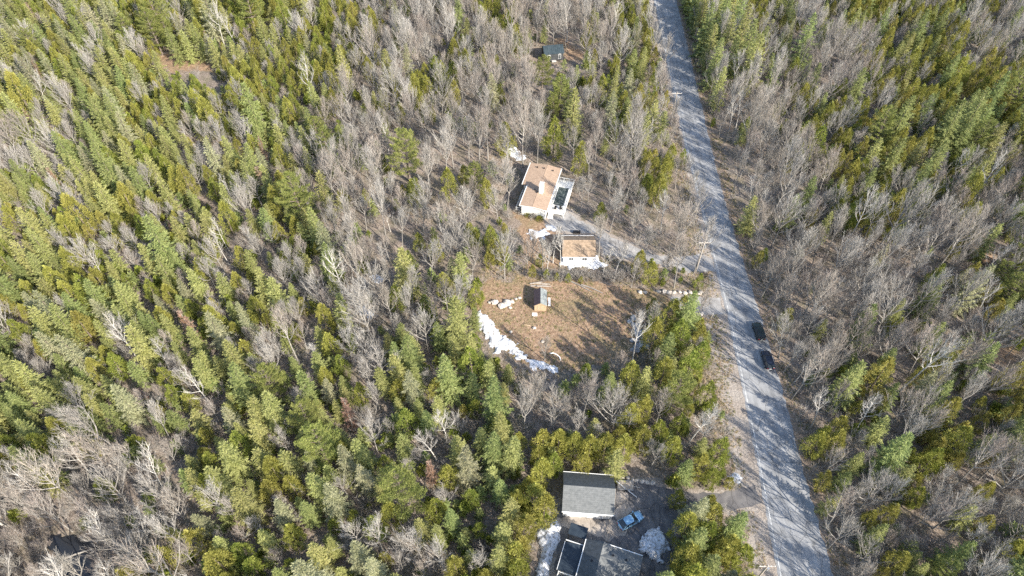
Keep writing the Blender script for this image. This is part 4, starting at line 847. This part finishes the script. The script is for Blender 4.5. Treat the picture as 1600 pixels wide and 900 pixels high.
# trees that stand out in the photo: kind, variant, pixel of the crown's middle, height, label
MARKS = [
 ('pine_tree', 2, 238, 48, 14, 'broad dark green pine above the small fallow clearing'),
 ('pine_tree', 0, 634, 240, 15, 'bushy bright green pine standing alone among bare trees beside a dark shadow'),
 ('pine_tree', 1, 495, 208, 10, 'small green pine among grey trees left of the lone bushy pine'),
 ('pine_tree', 1, 848, 113, 11, 'bright green pine just below the dark-roofed cabin'),
 ('pine_tree', 0, 742, 276, 9, 'light green low pine in the open bare woods left of the tan-roofed house'),
 ('spruce_tree', 2, 250, 380, 17, 'very large broad spruce towering over the left forest'),
 ('pine_tree', 2, 1058, 612, 12, 'bright green pine beside the gravel shoulder below the boulder pile'),
 ('spruce_tree', 0, 714, 500, 15, 'tall green spruce at the left edge of the brown clearing'),
 ('spruce_tree', 2, 640, 555, 13, 'dark pointed spruce between bare trees left of the snow bank'),
 ('pine_tree', 0, 1588, 140, 14, 'large dark pine at the upper right edge of the woods'),
 ('pine_tree', 1, 1530, 215, 12, 'feathery green pine in the dark cedars on the upper right'),
 ('pine_tree', 2, 500, 695, 13, 'broad layered pine in the lower middle of the forest'),
 ('cedar_tree', 4, 866, 212, 13.5, 'tall dense green cedar right behind the tan-roofed house'),
 ('cedar_tree', 5, 939, 330, 6.5, 'small round bright cedar beside the driveway bend'),
 ('cedar_tree', 2, 998, 150, 9.5, 'golden cedar left of the shaded upper road'),
 ('cedar_tree', 0, 1048, 245, 9, 'olive cedar close to the road above the power pole'),
 ('cedar_tree', 1, 1040, 272, 8, 'second olive cedar close to the road, just below the first'),
 ('cedar_tree', 5, 915, 582, 6.5, 'round bright cedar at the bottom edge of the brown clearing'),
 ('cedar_tree', 4, 325, 754, 8, 'round dome-shaped green cedar beside a dark gap in the lower left'),
 ('cedar_tree', 0, 873, 690, 9.5, 'olive cedar leftmost in the row behind the dark-roofed garage'),
 ('cedar_tree', 6, 898, 694, 9.5, 'olive cedar second from the left in the row behind the garage'),
 ('cedar_tree', 0, 922, 699, 9.5, 'olive cedar third from the left in the row behind the garage'),
 ('cedar_tree', 1, 946, 696, 9, 'olive cedar fourth from the left in the row behind the garage'),
 ('cedar_tree', 6, 975, 697, 9.5, 'olive cedar fifth from the left in the row behind the garage'),
 ('cedar_tree', 0, 1003, 684, 9.5, 'olive cedar rightmost in the row behind the dark-roofed garage'),
 ('cedar_tree', 6, 847, 735, 10, 'olive cedar touching the upper left corner of the garage'),
 ('cedar_tree', 0, 836, 775, 10, 'wide olive cedar beside the left wall of the dark-roofed garage'),
 ('cedar_tree', 6, 822, 822, 10, 'wide olive cedar beside the narrow snow strip'),
 ('cedar_tree', 1, 806, 866, 9, 'olive cedar at the bottom edge left of the narrow snow strip'),
 ('cedar_tree', 4, 1078, 572, 11, 'bright yellow-green cedar along the gravel shoulder opposite the parked cars'),
 ('cedar_tree', 4, 1096, 552, 9, 'bright cedar nearest the road opposite the upper parked car'),
 ('spruce_tree', 2, 1077, 486, 13, 'slim dark green spire spruce beside the gravel clearing entrance'),
 ('cedar_tree', 0, 1000, 408, 8, 'olive cedar between the small tan garage and the driveway mouth'),
 ('cedar_tree', 1, 1018, 425, 7.5, 'olive cedar just above the stone row'),
 ('cedar_tree', 0, 1020, 478, 6, 'sparse olive cedar below the stone row'),
 ('cedar_tree', 5, 1093, 438, 5, 'small olive cedar at the foot of the power pole'),
 ('cedar_tree', 5, 1060, 778, 6, 'round olive cedar at the right edge of the paved yard'),
 ('spruce_tree', 2, 1152, 822, 11, 'dark green spruce at the corner of the yard exit and the road'),
 ('cedar_tree', 4, 1160, 868, 9, 'dense green cedar beside the road at the bottom'),
 ('cedar_tree', 0, 1128, 870, 9, 'olive cedar in the clump between yard and road at the bottom'),
 ('cedar_tree', 4, 1127, 700, 8, 'slim green cedar on the very edge of the gravel shoulder'),
 ('cedar_tree', 2, 1300, 175, 9, 'golden-tipped cedar at the upper left of the dark right-hand cedar stand'),
 ('cedar_tree', 0, 1277, 198, 8.5, 'olive cedar at the left rim of the dark right-hand cedar stand'),
 ('cedar_tree', 2, 1323, 252, 8, 'golden cedar pointing up beside the bare grey crowns on the right'),
 ('cedar_tree', 2, 1482, 640, 9.5, 'tall golden cedar leaning in the lower right woods'),
 ('cedar_tree', 3, 1456, 672, 8, 'short golden cedar just left of the tall leaning golden one'),
 ('cedar_tree', 2, 1545, 95, 10, 'bright yellow-green cedar glowing in the upper right'),
 ('cedar_tree', 2, 1412, 158, 10, 'narrow golden cedar above the middle of the right-hand cedar stand'),
 ('cedar_tree', 1, 1318, 308, 8, 'olive cedar above the big grey leafless crowns'),
 ('cedar_tree', 0, 1475, 560, 9, 'yellow-green cedar in the grey woods at the right'),
 ('cedar_tree', 5, 1288, 678, 6, 'small bright green cedar in the dark verge right of the road'),
 ('spruce_tree', 0, 1412, 745, 9, 'bright green spruce among grey trees in the lower right'),
 ('dead_spruce', 0, 673, 736, 9, 'rust-red dead spruce in the lower middle of the forest'),
 ('bare_tree', 6, 636, 75, 15, 'largest pale leafless tree near the top, wide fan of branches'),
 ('bare_tree', 6, 706, 55, 13, 'pale leafless tree right of the largest pale one near the top'),
 ('bare_tree', 0, 455, 412, 11, 'round grey leafless tree beside a dark gap at middle left'),
 ('bare_tree', 6, 788, 400, 13, 'tall pale leafless tree above the boulders in the clearing'),
 ('bare_tree', 5, 852, 545, 7, 'round brown leafless bush-like tree inside the lower clearing'),
 ('bare_tree', 0, 1042, 85, 12, 'grey leafless tree leaning over the shaded upper road'),
 ('bare_tree', 2, 1068, 352, 12, 'wide brown leafless tree close to the road above the power pole'),
 ('bare_tree', 0, 1315, 835, 11, 'wide grey leafless tree beside the road at the bottom'),
 ('bare_tree', 6, 1425, 345, 16, 'very wide pale leafless crown in the middle of the right woods'),
 ('bare_tree', 2, 1455, 385, 15, 'wide brown leafless crown touching the very wide pale one'),
 ('bare_tree', 6, 1385, 400, 15, 'wide pale leafless crown lower left of the very wide pale one'),
 ('bare_tree', 0, 1258, 345, 13, 'whitish grey leafless crown right of the road, high on the bend'),
 ('bare_tree', 6, 1490, 800, 12, 'spreading grey leafless tree in the lower right woods'),
 ('birch_tree', 1, 1545, 470, 14, 'white forked leaning birch near the right edge'),
 ('birch_tree', 0, 866, 378, 12, 'slim pale trunk left of the small tan garage'),
 ('birch_tree', 0, 878, 384, 12, 'slim pale trunk touching the left end of the small tan garage'),
 ('birch_tree', 2, 946, 402, 10, 'slim pale trunk in front of the right end of the small tan garage'),
 ('birch_tree', 2, 966, 402, 10, 'slim pale trunk beside the driveway right of the small tan garage'),
 ('birch_tree', 1, 235, 742, 15, 'large leaning white birch in the lower left, longest trunk of the group'),
 ('birch_tree', 1, 150, 838, 14, 'leaning white birch over the dark pond'),
 ('birch_tree', 0, 45, 762, 15, 'leaning white birch at the lower left edge'),
 ('birch_tree', 2, 215, 830, 12, 'leaning white birch right of the dark pond'),
 ('birch_tree', 1, 120, 720, 13, 'leaning white birch between the edge birch and the longest birch'),
 ('birch_tree', 0, 150, 415, 9, 'small white dead birch among spruces at the left'),
 ('bare_tree', 4, 442, 690, 8, 'round pale grey leafless crown among spruces in the lower left middle'),
 ('bare_tree', 4, 360, 795, 7, 'small pale grey leafless crown right of the dome-shaped cedar'),
 ('bare_tree', 6, 590, 840, 10, 'pale grey leafless crown among spruces near the bottom'),
 ('bare_tree', 6, 685, 870, 10, 'pale grey leafless crown at the bottom middle'),
 ('bare_tree', 7, 640, 480, 12, 'pale leafless crown lower right of the snow patch in the woods'),
]
for i, (px_, py_, h_, kd_, vi_) in enumerate([(1072, 822, 11, 'cedar_tree', 0), (1088, 848, 12, 'spruce_tree', 2), (1075, 872, 12, 'cedar_tree', 6), (1105, 835, 10, 'cedar_tree', 4), (1108, 890, 12, 'spruce_tree', 2), (1140, 855, 10, 'cedar_tree', 0), (1085, 905, 12, 'cedar_tree', 4)]):
    MARKS.append((kd_, vi_, px_, py_, h_, ['olive cedar nearest the rounded snow heap, upper one', 'dark green spruce right of the rounded snow heap', 'olive cedar below the rounded snow heap', 'bright cedar in the clump right of the paved yard', 'dark green spruce at the bottom of the yard-side clump', 'olive cedar at the road side of the yard-side clump', 'bright cedar cut by the bottom edge beside the bungalow'][i]))
for i, (a_, b_) in enumerate([(24, 27), (27.5, 29), (31, 27), (34, 31), (22, 31.5), (29, 23), (25.5, 23.5), (33.5, 26)]):
    ix_, iy_, _ = proj(a_, b_, 6.6); MARKS.append((('spruce_tree', 'cedar_tree')[i % 2], (2, 6)[i % 2], ix_, iy_, 12, ['dark green spruce', 'olive cedar'][i % 2]+f' just past the bottom edge beside the yard, {ORD[i]} of its clump'))
for a_, b_, h_, kd_, vi_, lb_ in [(1022, 522, 12, 'cedar_tree', 6, 'olive cedar just right of the grey rock pile'), (1042, 548, 12, 'spruce_tree', 2, 'dark spruce behind the olive cedar at the rock pile'), (1036, 584, 12, 'cedar_tree', 0, 'olive cedar below the grey rock pile'), (1006, 598, 11, 'spruce_tree', 0, 'yellow-green spruce at the lower right of the brown clearing'), (1062, 522, 11, 'cedar_tree', 4, 'bright cedar just below the gravel entrance'), (952, 604, 10, 'spruce_tree', 2, 'green spruce below the middle of the clearing edge'), (985, 588, 11, 'cedar_tree', 0, 'olive cedar below the lower right corner of the clearing'), (1052, 700, 9, 'cedar_tree', 0, 'olive cedar right of the cedar row behind the garage'), (1072, 735, 8, 'spruce_tree', 3, 'green spruce above the yard exit'), (1095, 725, 9, 'cedar_tree', 6, 'olive cedar beside the shoulder above the yard exit'), (1112, 745, 7, 'cedar_tree', 4, 'bright cedar left of the small snow lump by the road')]:
    MARKS.append((kd_, vi_, a_, b_, h_, lb_))
for a_, b_, h_, kd_, vi_, lb_ in [(833, 386, 9, 'bare_tree', 5, 'brown leafless tree beside the snow between house and small garage'), (849, 397, 9, 'bare_tree', 4, 'grey leafless tree left of the small tan garage'), (824, 402, 9, 'bare_tree', 9, 'thin leafless tree at the top left of the clearing edge'), (856, 408, 10, 'birch_tree', 0, 'slim pale trunk left of the pair by the small tan garage'), (854, 427, 3.2, 'cedar_tree', 5, 'low bright cedar bush left of the small garage front'), (870, 431, 2.6, 'cedar_tree', 1, 'low olive cedar bush below the left corner of the small garage'), (888, 433, 3, 'cedar_tree', 5, 'low bright cedar bush below the small garage front'), (832, 422, 4, 'cedar_tree', 1, 'low olive cedar bush above the shed'), (843, 405, 4, 'cedar_tree', 5, 'low bright cedar bush among trunks left of the small garage'), (908, 436, 2.4, 'cedar_tree', 1, 'lowest olive cedar bush on the top edge of the clearing')]:
    MARKS.append((kd_, vi_, a_, b_, h_, lb_))
for i, yy in enumerate([224, 215, 206, 198, 190, 182, 174, 166]):
    ix_, iy_, _ = proj(edge_x(ROAD_R, yy)+13.0, yy, 9.5); MARKS.append(('spruce_tree', (2, 0)[i % 2], ix_, iy_, 18, f'{ORD[i]} tall spruce counted down the third rank right of the upper road'))
for i, (yy, h_) in enumerate([(218, 17), (207, 18), (197, 17), (188, 17), (179, 16), (170, 15)]):
    ix_, iy_, _ = proj(edge_x(ROAD_R, yy)+8.2, yy, h_*.55); MARKS.append(('spruce_tree', (0, 2)[i % 2], ix_, iy_, h_, f'{ORD[i]} tall spruce counted down the second rank right of the upper road'))
for i, (yy, h_) in enumerate([(222, 17), (212, 16), (203, 17), (194, 16), (184, 17), (176, 15), (167, 16), (158, 13)]):
    ix_, iy_, _ = proj(edge_x(ROAD_R, yy)+3.2, yy, h_*.55); MARKS.append(('spruce_tree', (2, 0, 2, 6)[i % 4], ix_, iy_, h_, f'{ORD[i]} tall spruce counted down the right edge of the shaded upper road'))
for kd, vi, px, py, h, lab in MARKS:
    x, y = P(px, py, h*.55); s = h/KINDS[kd][vi][2]
    put(kd, vi, x, y, s, 1.6 if kd in ('birch_tree',) else 2.6 if kd != 'cedar_tree' else 2.0, lab)
n_try = 36000
for _ in range(n_try):
    y = 12+(U(0, 1)**.85)*268; lim = 95+(y-35)*.52; x = U(-lim-4, lim+10)
    ix, iy, _d = proj(x, y, 5.5); jx, jy = ix+random.gauss(0, 13), iy+random.gauss(0, 13); c = cell(jx, jy)
    if c == '.':
        if -20 < ix < 1620 and -20 < iy < 920: continue
        c = 'M'
    mix = MIX[c]; r_ = U(0, 1); kd = None
    for kk, p in mix.items():
        r_ -= p
        if r_ <= 0: kd = kk; break
    if not kd: kd = 'bare_tree'
    vs_ = KINDS[kd]; vi = random.randrange(len(vs_))
    if kd == 'bare_tree' and c == 'b': vi = random.choice((1, 3, 7, 0, 5, 4))
    if kd == 'cedar_tree' and ix < 1150 and vi in (2, 3) and U(0, 1) < .75: vi = random.choice((0, 1, 4))
    if ix > 1180 and kd == 'spruce_tree' and U(0, 1) < .4: vi = 2
    s = U(.55, 1.1)
    if U(0, 1) < .13: s *= 1.32
    if kd == 'bare_tree' and c in 'SCM': vi = random.choice((4, 5, 0, 6, 4)); s = U(.5, .85)
    h = vs_[vi][2]*s; gap = GAP[c]*(.72+.5*(s-.6))
    if kd == 'bare_tree' and c in 'SC': gap *= .8; 
    if near(x, y, gap) or not ok(x, y, h, kd): continue
    tl_ = .07 if kd in ('bare_tree', 'birch_tree') else .035
    put(kd, vi, x, y, s, gap, None, (random.gauss(0, tl_), random.gauss(0, tl_)))

# ------------------------------------------------------------------ individuals (300 largest of each kind) and the rest
WORD = dict(spruce_tree='spruce', cedar_tree='cedar', pine_tree='pine', bare_tree='leafless tree', birch_tree='birch', dead_spruce='dead spruce')
ANCH = [(30, 240, 'at the left edge below the top corner'), (60, 60, 'in the top left corner'), (150, 60, 'near the top left corner'), (130, 160, 'upper left, below the corner spruces'), (215, 120, 'left of the small fallow clearing'),
 (300, 45, 'above the small fallow clearing'), (385, 60, 'upper right of the small fallow clearing'), (310, 150, 'just below the small fallow clearing'), (400, 150, 'right of the small fallow clearing'), (450, 40, 'along the top left of the pale tree'), (545, 60, 'left of the largest pale leafless tree'),
 (560, 130, 'lower left of the largest pale tree'), (640, 130, 'below the largest pale leafless tree'), (780, 40, 'along the top above the bare woods'), (700, 130, 'between the pale tree and the cabin'), (790, 110, 'left of the dark cabin'), (850, 30, 'above the dark cabin'), (930, 50, 'right of the dark cabin'), (900, 130, 'below the dark cabin'), (985, 60, 'left of the shaded upper road'),
 (960, 150, 'between cabin and upper road'), (790, 190, 'upper left of the tan-roofed house'), (920, 210, 'upper right of the tan-roofed house'), (990, 220, 'beside the road above the driveway'), (960, 290, 'right of the tan-roofed house'), (1040, 320, 'between tan-roofed house and road'), (700, 220, 'right of the lone bushy pine'), (560, 230, 'left of the lone bushy pine'), (630, 300, 'below the lone bushy pine'),
 (720, 310, 'left of the tan-roofed house'), (480, 270, 'in the grey trees at upper middle'), (400, 240, 'upper middle left of the photo'), (300, 240, 'above the very large spruce'), (200, 250, 'upper left above the large spruce'), (110, 260, 'left side below the top corner'), (40, 340, 'at the left edge above mid-height'), (130, 370, 'left of the very large spruce'), (330, 330, 'right of the very large spruce'), (420, 350, 'above the round grey tree'), (520, 360, 'right above the round grey tree'),
 (620, 380, 'above the snow patch in the woods'), (730, 390, 'above the boulders of the clearing'), (820, 410, 'just above the brown clearing'), (960, 420, 'below the small tan garage'), (1040, 440, 'around the stone row'), (40, 450, 'at the left edge at mid-height'), (130, 470, 'left side at mid-height'), (230, 470, 'below the very large spruce'), (330, 470, 'lower right of the large spruce'), (440, 480, 'below the round grey tree'),
 (540, 460, 'left of the snow patch in the woods'), (660, 450, 'right of the snow patch in the woods'), (600, 540, 'below the snow patch in the woods'), (700, 540, 'left of the long snow bank'), (790, 590, 'below the long snow bank'), (870, 610, 'below the brown clearing'), (960, 600, 'lower right of the brown clearing'), (1010, 540, 'around the boulder pile'), (1080, 540, 'beside the shoulder opposite the parked cars'), (1090, 640, 'beside the gravel shoulder, lower down'),
 (40, 560, 'at the left edge below mid-height'), (130, 570, 'lower left side'), (230, 570, 'below the left spruces, mid-left'), (330, 570, 'left of the forest middle'), (430, 590, 'lower middle left of the forest'), (520, 600, 'middle of the lower forest'), (40, 650, 'at the left edge above the birches'), (130, 650, 'above the leaning birches'), (230, 650, 'upper right of the leaning birches'), (330, 660, 'above the dome-shaped cedar'),
 (420, 690, 'right of the dome-shaped cedar'), (520, 700, 'around the broad layered pine'), (610, 660, 'right of the broad layered pine'), (680, 690, 'above the rust-red dead spruce'), (760, 680, 'left of the cedar row'), (40, 760, 'at the left edge beside the birches'), (120, 760, 'among the leaning birches'), (200, 790, 'upper right of the pond'), (60, 860, 'in the lower left corner'), (170, 870, 'right of the dark pond'),
 (280, 800, 'left of the small dark gap'), (270, 870, 'along the bottom left edge'), (360, 850, 'bottom edge below the dome-shaped cedar'), (450, 780, 'lower left middle'), (450, 870, 'along the bottom left of middle'), (540, 780, 'below the broad layered pine'), (560, 870, 'along the bottom near the middle'), (640, 790, 'left below the rust-red spruce'), (720, 770, 'right below the rust-red spruce'), (660, 870, 'along the bottom middle'), (750, 860, 'along the bottom left of the garage'), (790, 780, 'left of the dark-roofed garage'),
 (1000, 650, 'above the cedar row'), (1070, 710, 'right of the cedar row'), (1090, 790, 'between paved yard and road'), (1100, 870, 'bottom right of the paved yard'),
 (1110, 40, 'right of the road at the top'), (1130, 130, 'right of the shaded upper road'), (1190, 60, 'upper right beside the road'), (1180, 190, 'right of the upper road bend'), (1200, 290, 'right of the road opposite the house'), (1180, 370, 'right of the road opposite the driveway'), (1260, 60, 'top edge right of the road'), (1270, 130, 'above the left rim of the dark cedars'), (1350, 50, 'top edge upper right'), (1370, 130, 'above the dark cedar stand'),
 (1450, 50, 'top edge toward the right corner'), (1560, 40, 'in the top right corner'), (1480, 140, 'upper right above the dark cedars'), (1570, 210, 'at the right edge, upper part'), (1290, 220, 'in the left of the dark cedar stand'), (1380, 230, 'in the middle of the dark cedar stand'), (1470, 230, 'in the right of the dark cedar stand'), (1560, 300, 'at the right edge below the cedars'), (1270, 300, 'lower left of the dark cedar stand'), (1350, 310, 'above the very wide pale crown'),
 (1470, 310, 'upper right of the very wide crown'), (1250, 400, 'right of the road above the cars'), (1340, 420, 'left of the very wide pale crown'), (1440, 450, 'below the very wide pale crown'), (1500, 440, 'right of the very wide pale crown'), (1580, 400, 'at the right edge above the forked birch'), (1240, 490, 'just right of the upper parked car'), (1250, 570, 'just right of the lower parked car'), (1330, 520, 'right of the cars inside the woods'), (1400, 540, 'middle of the right woods'),
 (1500, 520, 'left below the forked birch'), (1580, 520, 'at the right edge below the forked birch'), (1300, 620, 'right of the road below the cars'), (1380, 620, 'lower right woods, upper left part'), (1450, 600, 'above the leaning golden cedar'), (1540, 620, 'right of the leaning golden cedar'), (1290, 710, 'right of the lower road'), (1370, 710, 'left of the leaning golden cedar'), (1460, 730, 'below the leaning golden cedar'), (1560, 720, 'right edge of the lower woods'),
 (1300, 790, 'right of the road near the bottom'), (1380, 800, 'lower right woods near the bottom'), (1560, 800, 'right edge near the bottom'), (1340, 880, 'bottom edge right of the road'), (1430, 870, 'bottom edge lower right'), (1520, 870, 'bottom edge toward the right corner'), (1590, 880, 'in the bottom right corner')]
NTH = ['', 'second', 'third', 'fourth', 'fifth', 'sixth', 'seventh', 'eighth', 'ninth', 'tenth', 'eleventh', 'twelfth', 'thirteenth', 'fourteenth']
def screen_size(t):
    kd, vi, x, y, s, rz, tl, mark = t; h = KINDS[kd][vi][2]*s; ix, iy, d = proj(x, y, h*.6)
    if not (-8 < ix < 1608 and -8 < iy < 908): return -1
    return h*KINDS[kd][vi][3]*s/d/d*(5 if mark else 1)
col = {}
for kd in KINDS:
    ts = sorted([t for t in TREES if t[0] == kd], key=screen_size, reverse=True)
    ind = [t for t in ts[:300] if screen_size(t) > 0]; rest = ts[len(ind):]
    # labels: size, tint, kind, rank from the left at its landmark
    byA = {}
    for t in ind:
        if t[7]: continue
        ix, iy, _d = proj(t[2], t[3], KINDS[kd][t[1]][2]*t[4]*.55)
        a = min(ANCH, key=lambda q: (q[0]-ix)**2+(q[1]-iy)**2); byA.setdefault(a[2], []).append((ix, t))
    lab = {}
    for ph, L in byA.items():
        tints = {}
        for ix, t in sorted(L, key=lambda q: q[0]): tints.setdefault(KINDS[kd][t[1]][4], []).append(t)
        for tint, TT in tints.items():
            for i, t in enumerate(TT):
                h = KINDS[kd][t[1]][2]*t[4]; sz = 'tall' if h > 12 else 'short' if h < 8 else 'medium-height'
                if len(TT) == 1: rank = ''
                elif i == 0: rank = 'leftmost '
                elif i == len(TT)-1: rank = 'rightmost '
                else: rank = NTH[i]+' from left '
                lab[id(t)] = f'{sz} {tint} {WORD[kd]}, {rank}{ph}'
    for t in ind:
        _, vi, x, y, s, rz, tl, mark = t; v = KINDS[kd][vi]
        e = thing(kd, mark or lab[id(t)], WORD[kd], (x, y, -.12), rz, {'spruce_tree': 'spruces in the woods', 'cedar_tree': 'cedars in the woods', 'pine_tree': 'pines in the woods', 'bare_tree': 'leafless trees in the woods', 'birch_tree': 'white-trunked trees in the woods', 'dead_spruce': 'dead spruces in the woods'}[kd])
        e.rotation_euler = (tl[0], tl[1], rz); e.scale = (s, s, s)
        obj('trunk', v[0], e); obj('crown', v[1], e)
    if rest: col[kd] = rest
def scatter(name, label, protos, pts, mats=None):
    """stuff: one object whose geometry nodes set copies of the prototypes on its points; pts: x, y, z, scale, rx, ry, rz, index"""
    pc = bpy.data.collections.new(name+'_shapes')
    for i, me_ in enumerate(protos): pc.objects.link(bpy.data.objects.new(f'{name}_shape_{i:02d}', me_))
    A = np.array(pts, np.float32); me = bpy.data.meshes.new(name); me.vertices.add(len(A)); me.vertices.foreach_set('co', A[:, :3].ravel())
    a = me.attributes.new('s', 'FLOAT', 'POINT'); a.data.foreach_set('value', A[:, 3].copy())
    a = me.attributes.new('r', 'FLOAT_VECTOR', 'POINT'); a.data.foreach_set('vector', A[:, 4:7].ravel())
    a = me.attributes.new('v', 'INT', 'POINT'); a.data.foreach_set('value', A[:, 7].astype(np.int32))
    o = tag(obj(name, me), label, None, None, 'stuff')
    ng = bpy.data.node_groups.new(name, 'GeometryNodeTree'); n = ng.nodes; l = ng.links
    ng.interface.new_socket('Geometry', in_out='INPUT', socket_type='NodeSocketGeometry'); ng.interface.new_socket('Geometry', in_out='OUTPUT', socket_type='NodeSocketGeometry')
    gi = n.new('NodeGroupInput'); go = n.new('NodeGroupOutput'); ip = n.new('GeometryNodeInstanceOnPoints'); ci = n.new('GeometryNodeCollectionInfo')
    ci.inputs[0].default_value = pc; ci.inputs['Separate Children'].default_value = True; ci.inputs['Reset Children'].default_value = True
    ip.inputs['Pick Instance'].default_value = True
    def na(nm, ty, sock):
        q = n.new('GeometryNodeInputNamedAttribute'); q.data_type = ty; q.inputs[0].default_value = nm; l.new(q.outputs[0], sock)
    na('v', 'INT', ip.inputs['Instance Index']); na('s', 'FLOAT', ip.inputs['Scale'])
    q = n.new('GeometryNodeInputNamedAttribute'); q.data_type = 'FLOAT_VECTOR'; q.inputs[0].default_value = 'r'
    er = n.new('FunctionNodeEulerToRotation'); l.new(q.outputs[0], er.inputs[0]); l.new(er.outputs[0], ip.inputs['Rotation'])
    l.new(gi.outputs[0], ip.inputs['Points']); l.new(ci.outputs[0], ip.inputs['Instance']); l.new(ip.outputs[0], go.inputs[0])
    o.modifiers.new('copies', 'NODES').node_group = ng
    return o
for kd, rest in col.items():
    scatter({'spruce_tree': 'spruce_forest', 'cedar_tree': 'cedar_forest', 'pine_tree': 'pine_forest', 'bare_tree': 'leafless_forest', 'birch_tree': 'birch_forest', 'dead_spruce': 'dead_spruce_forest'}[kd], 'further '+WORD[kd]+'s growing closely through the forest', [v[5] for v in KINDS[kd]],
            [(x, y, -.12, s, tl[0], tl[1], rz, vi) for _, vi, x, y, s, rz, tl, _m in rest])
# undergrowth: twiggy brush through the woods, small evergreens
bp = []
for _ in range(22000):
    y = 20+(U(0, 1)**.85)*250; lim = 90+(y-35)*.52; x = U(-lim, lim); ix, iy, _d = proj(x, y, 1); c = cell(ix+random.gauss(0, 14), iy+random.gauss(0, 14))
    if c == '.' and 0 < ix < 1600 and 0 < iy < 900: continue
    if U(0, 1) > {'S': .3, 'C': .35, 'M': .65, 'B': .7, 'b': .35, 'P': .4}.get(c, .3): continue
    if edge_x(ROAD_R, y)+(1.2 if y > 95 else .3) > x > edge_x(SH_L, y)-.2 or any(inside(x, y, pg) for pg in (CLEAR, DRIVE, PAD, YARD, POND)): continue
    if any(inside(ix, iy, pg) for pg in KEEP_IMG[1:]+[[(812, 245), (900, 245), (892, 345), (812, 335)], [(876, 362), (932, 362), (950, 420), (876, 420)]]): continue
    bp.append((x, y, -.1, U(.5, 1.25), 0, 0, U(0, 6.28), random.randrange(4)))
for _ in range(170):
    a, b = P(U(848, 1000), U(426, 441)); bp.append((a, b, -.1, U(.4, .9), 0, 0, U(0, 6.28), random.randrange(4)))
scatter('undergrowth', 'leafless twiggy brush and saplings filling the woods between the trees', BRUSH, bp)
SM = [cedar(2.2, .7, 0, .6, 14).__getitem__(1).mesh('small_evergreen', M['cedar_green']), spruce(2.6, .9, 0, .9, 0)[1].mesh('small_evergreen', M['spruce_green'])]
ep = []
for _ in range(9000):
    y = 20+(U(0, 1)**.85)*250; lim = 90+(y-35)*.52; x = U(-lim, lim); ix, iy, _d = proj(x, y, 1.5); c = cell(ix+random.gauss(0, 14), iy+random.gauss(0, 14))
    if U(0, 1) > {'S': .55, 'C': .55, 'M': .4, 'B': .10, 'b': .03, 'P': .3}.get(c, 0): continue
    if edge_x(ROAD_R, y)+1.6 > x > edge_x(SH_L, y)-.6 or any(inside(x, y, pg) for pg in (CLEAR, DRIVE, PAD, YARD, POND, HOUSEYARD)): continue
    if any(inside(ix, iy, pg) for pg in KEEP_IMG): continue
    ep.append((x, y, -.08, U(.6, 1.7), 0, 0, U(0, 6.28), random.randrange(2)))
scatter('evergreen_saplings', 'low evergreen saplings filling gaps under the larger trees', SM, ep)
def tuft(n, h, m):
    q = MB()
    for _ in range(n):
        a = U(0, 6.28); b = Vector((U(-.18, .18), U(-.18, .18), 0)); d = unit(a, U(.5, 1.4))*h*U(.6, 1.2); s_ = Vector((-math.sin(a), math.cos(a), 0))*.02
        q.tri(tuple(b-s_), tuple(b+s_), tuple(b+d))
    return q.mesh('grass_tuft', m)
dg, gg = mat('dry_grass', (.40, .31, .19), .9, rand=.25, hue=.02), mat('weeds', (.20, .20, .07), .9, rand=.25, hue=.02)
TF = [tuft(18, .35, dg), tuft(14, .25, dg), tuft(18, .3, gg)]; tp = []
for _ in range(26000):
    if U(0, 1) < .45: a, b = U(-8, 48), U(70, 104)
    else: b = U(36, 215); a = (edge_x(SH_L, b)+U(-3, 2.2)) if U(0, 1) < .6 else edge_x(ROAD_R, b)+U(.5, 3)
    inc = inside(a, b, CLEAR); nv = noise.noise((a*.3, b*.3, 5))
    if any(inside(a, b, pg) for pg in (DRIVE, PAD, YARD)) or edge_x(ROAD_L, b)-1.2 < a < edge_x(ROAD_R, b)+.3: continue
    if U(-.5, .5) > nv+(.1 if inc else 0): continue
    if inc and 4.3 < a < 7.3 and 87.4 < b < 92: continue
    tp.append((a, b, -.01, U(.5, 1.3), 0, 0, U(0, 6.28), (random.choice((0, 1, 1, 2)) if inc else random.choice((0, 2, 1)))))
scatter('grass', 'dry grass and weeds in the clearing and along the road verges', TF, tp)
print('TREES', len(TREES), {k: len([t for t in TREES if t[0] == k]) for k in KINDS}, 'brush', len(bp), 'sap', len(ep), 'tris', sum(len(v[5].polygons) for L in KINDS.values() for v in L))
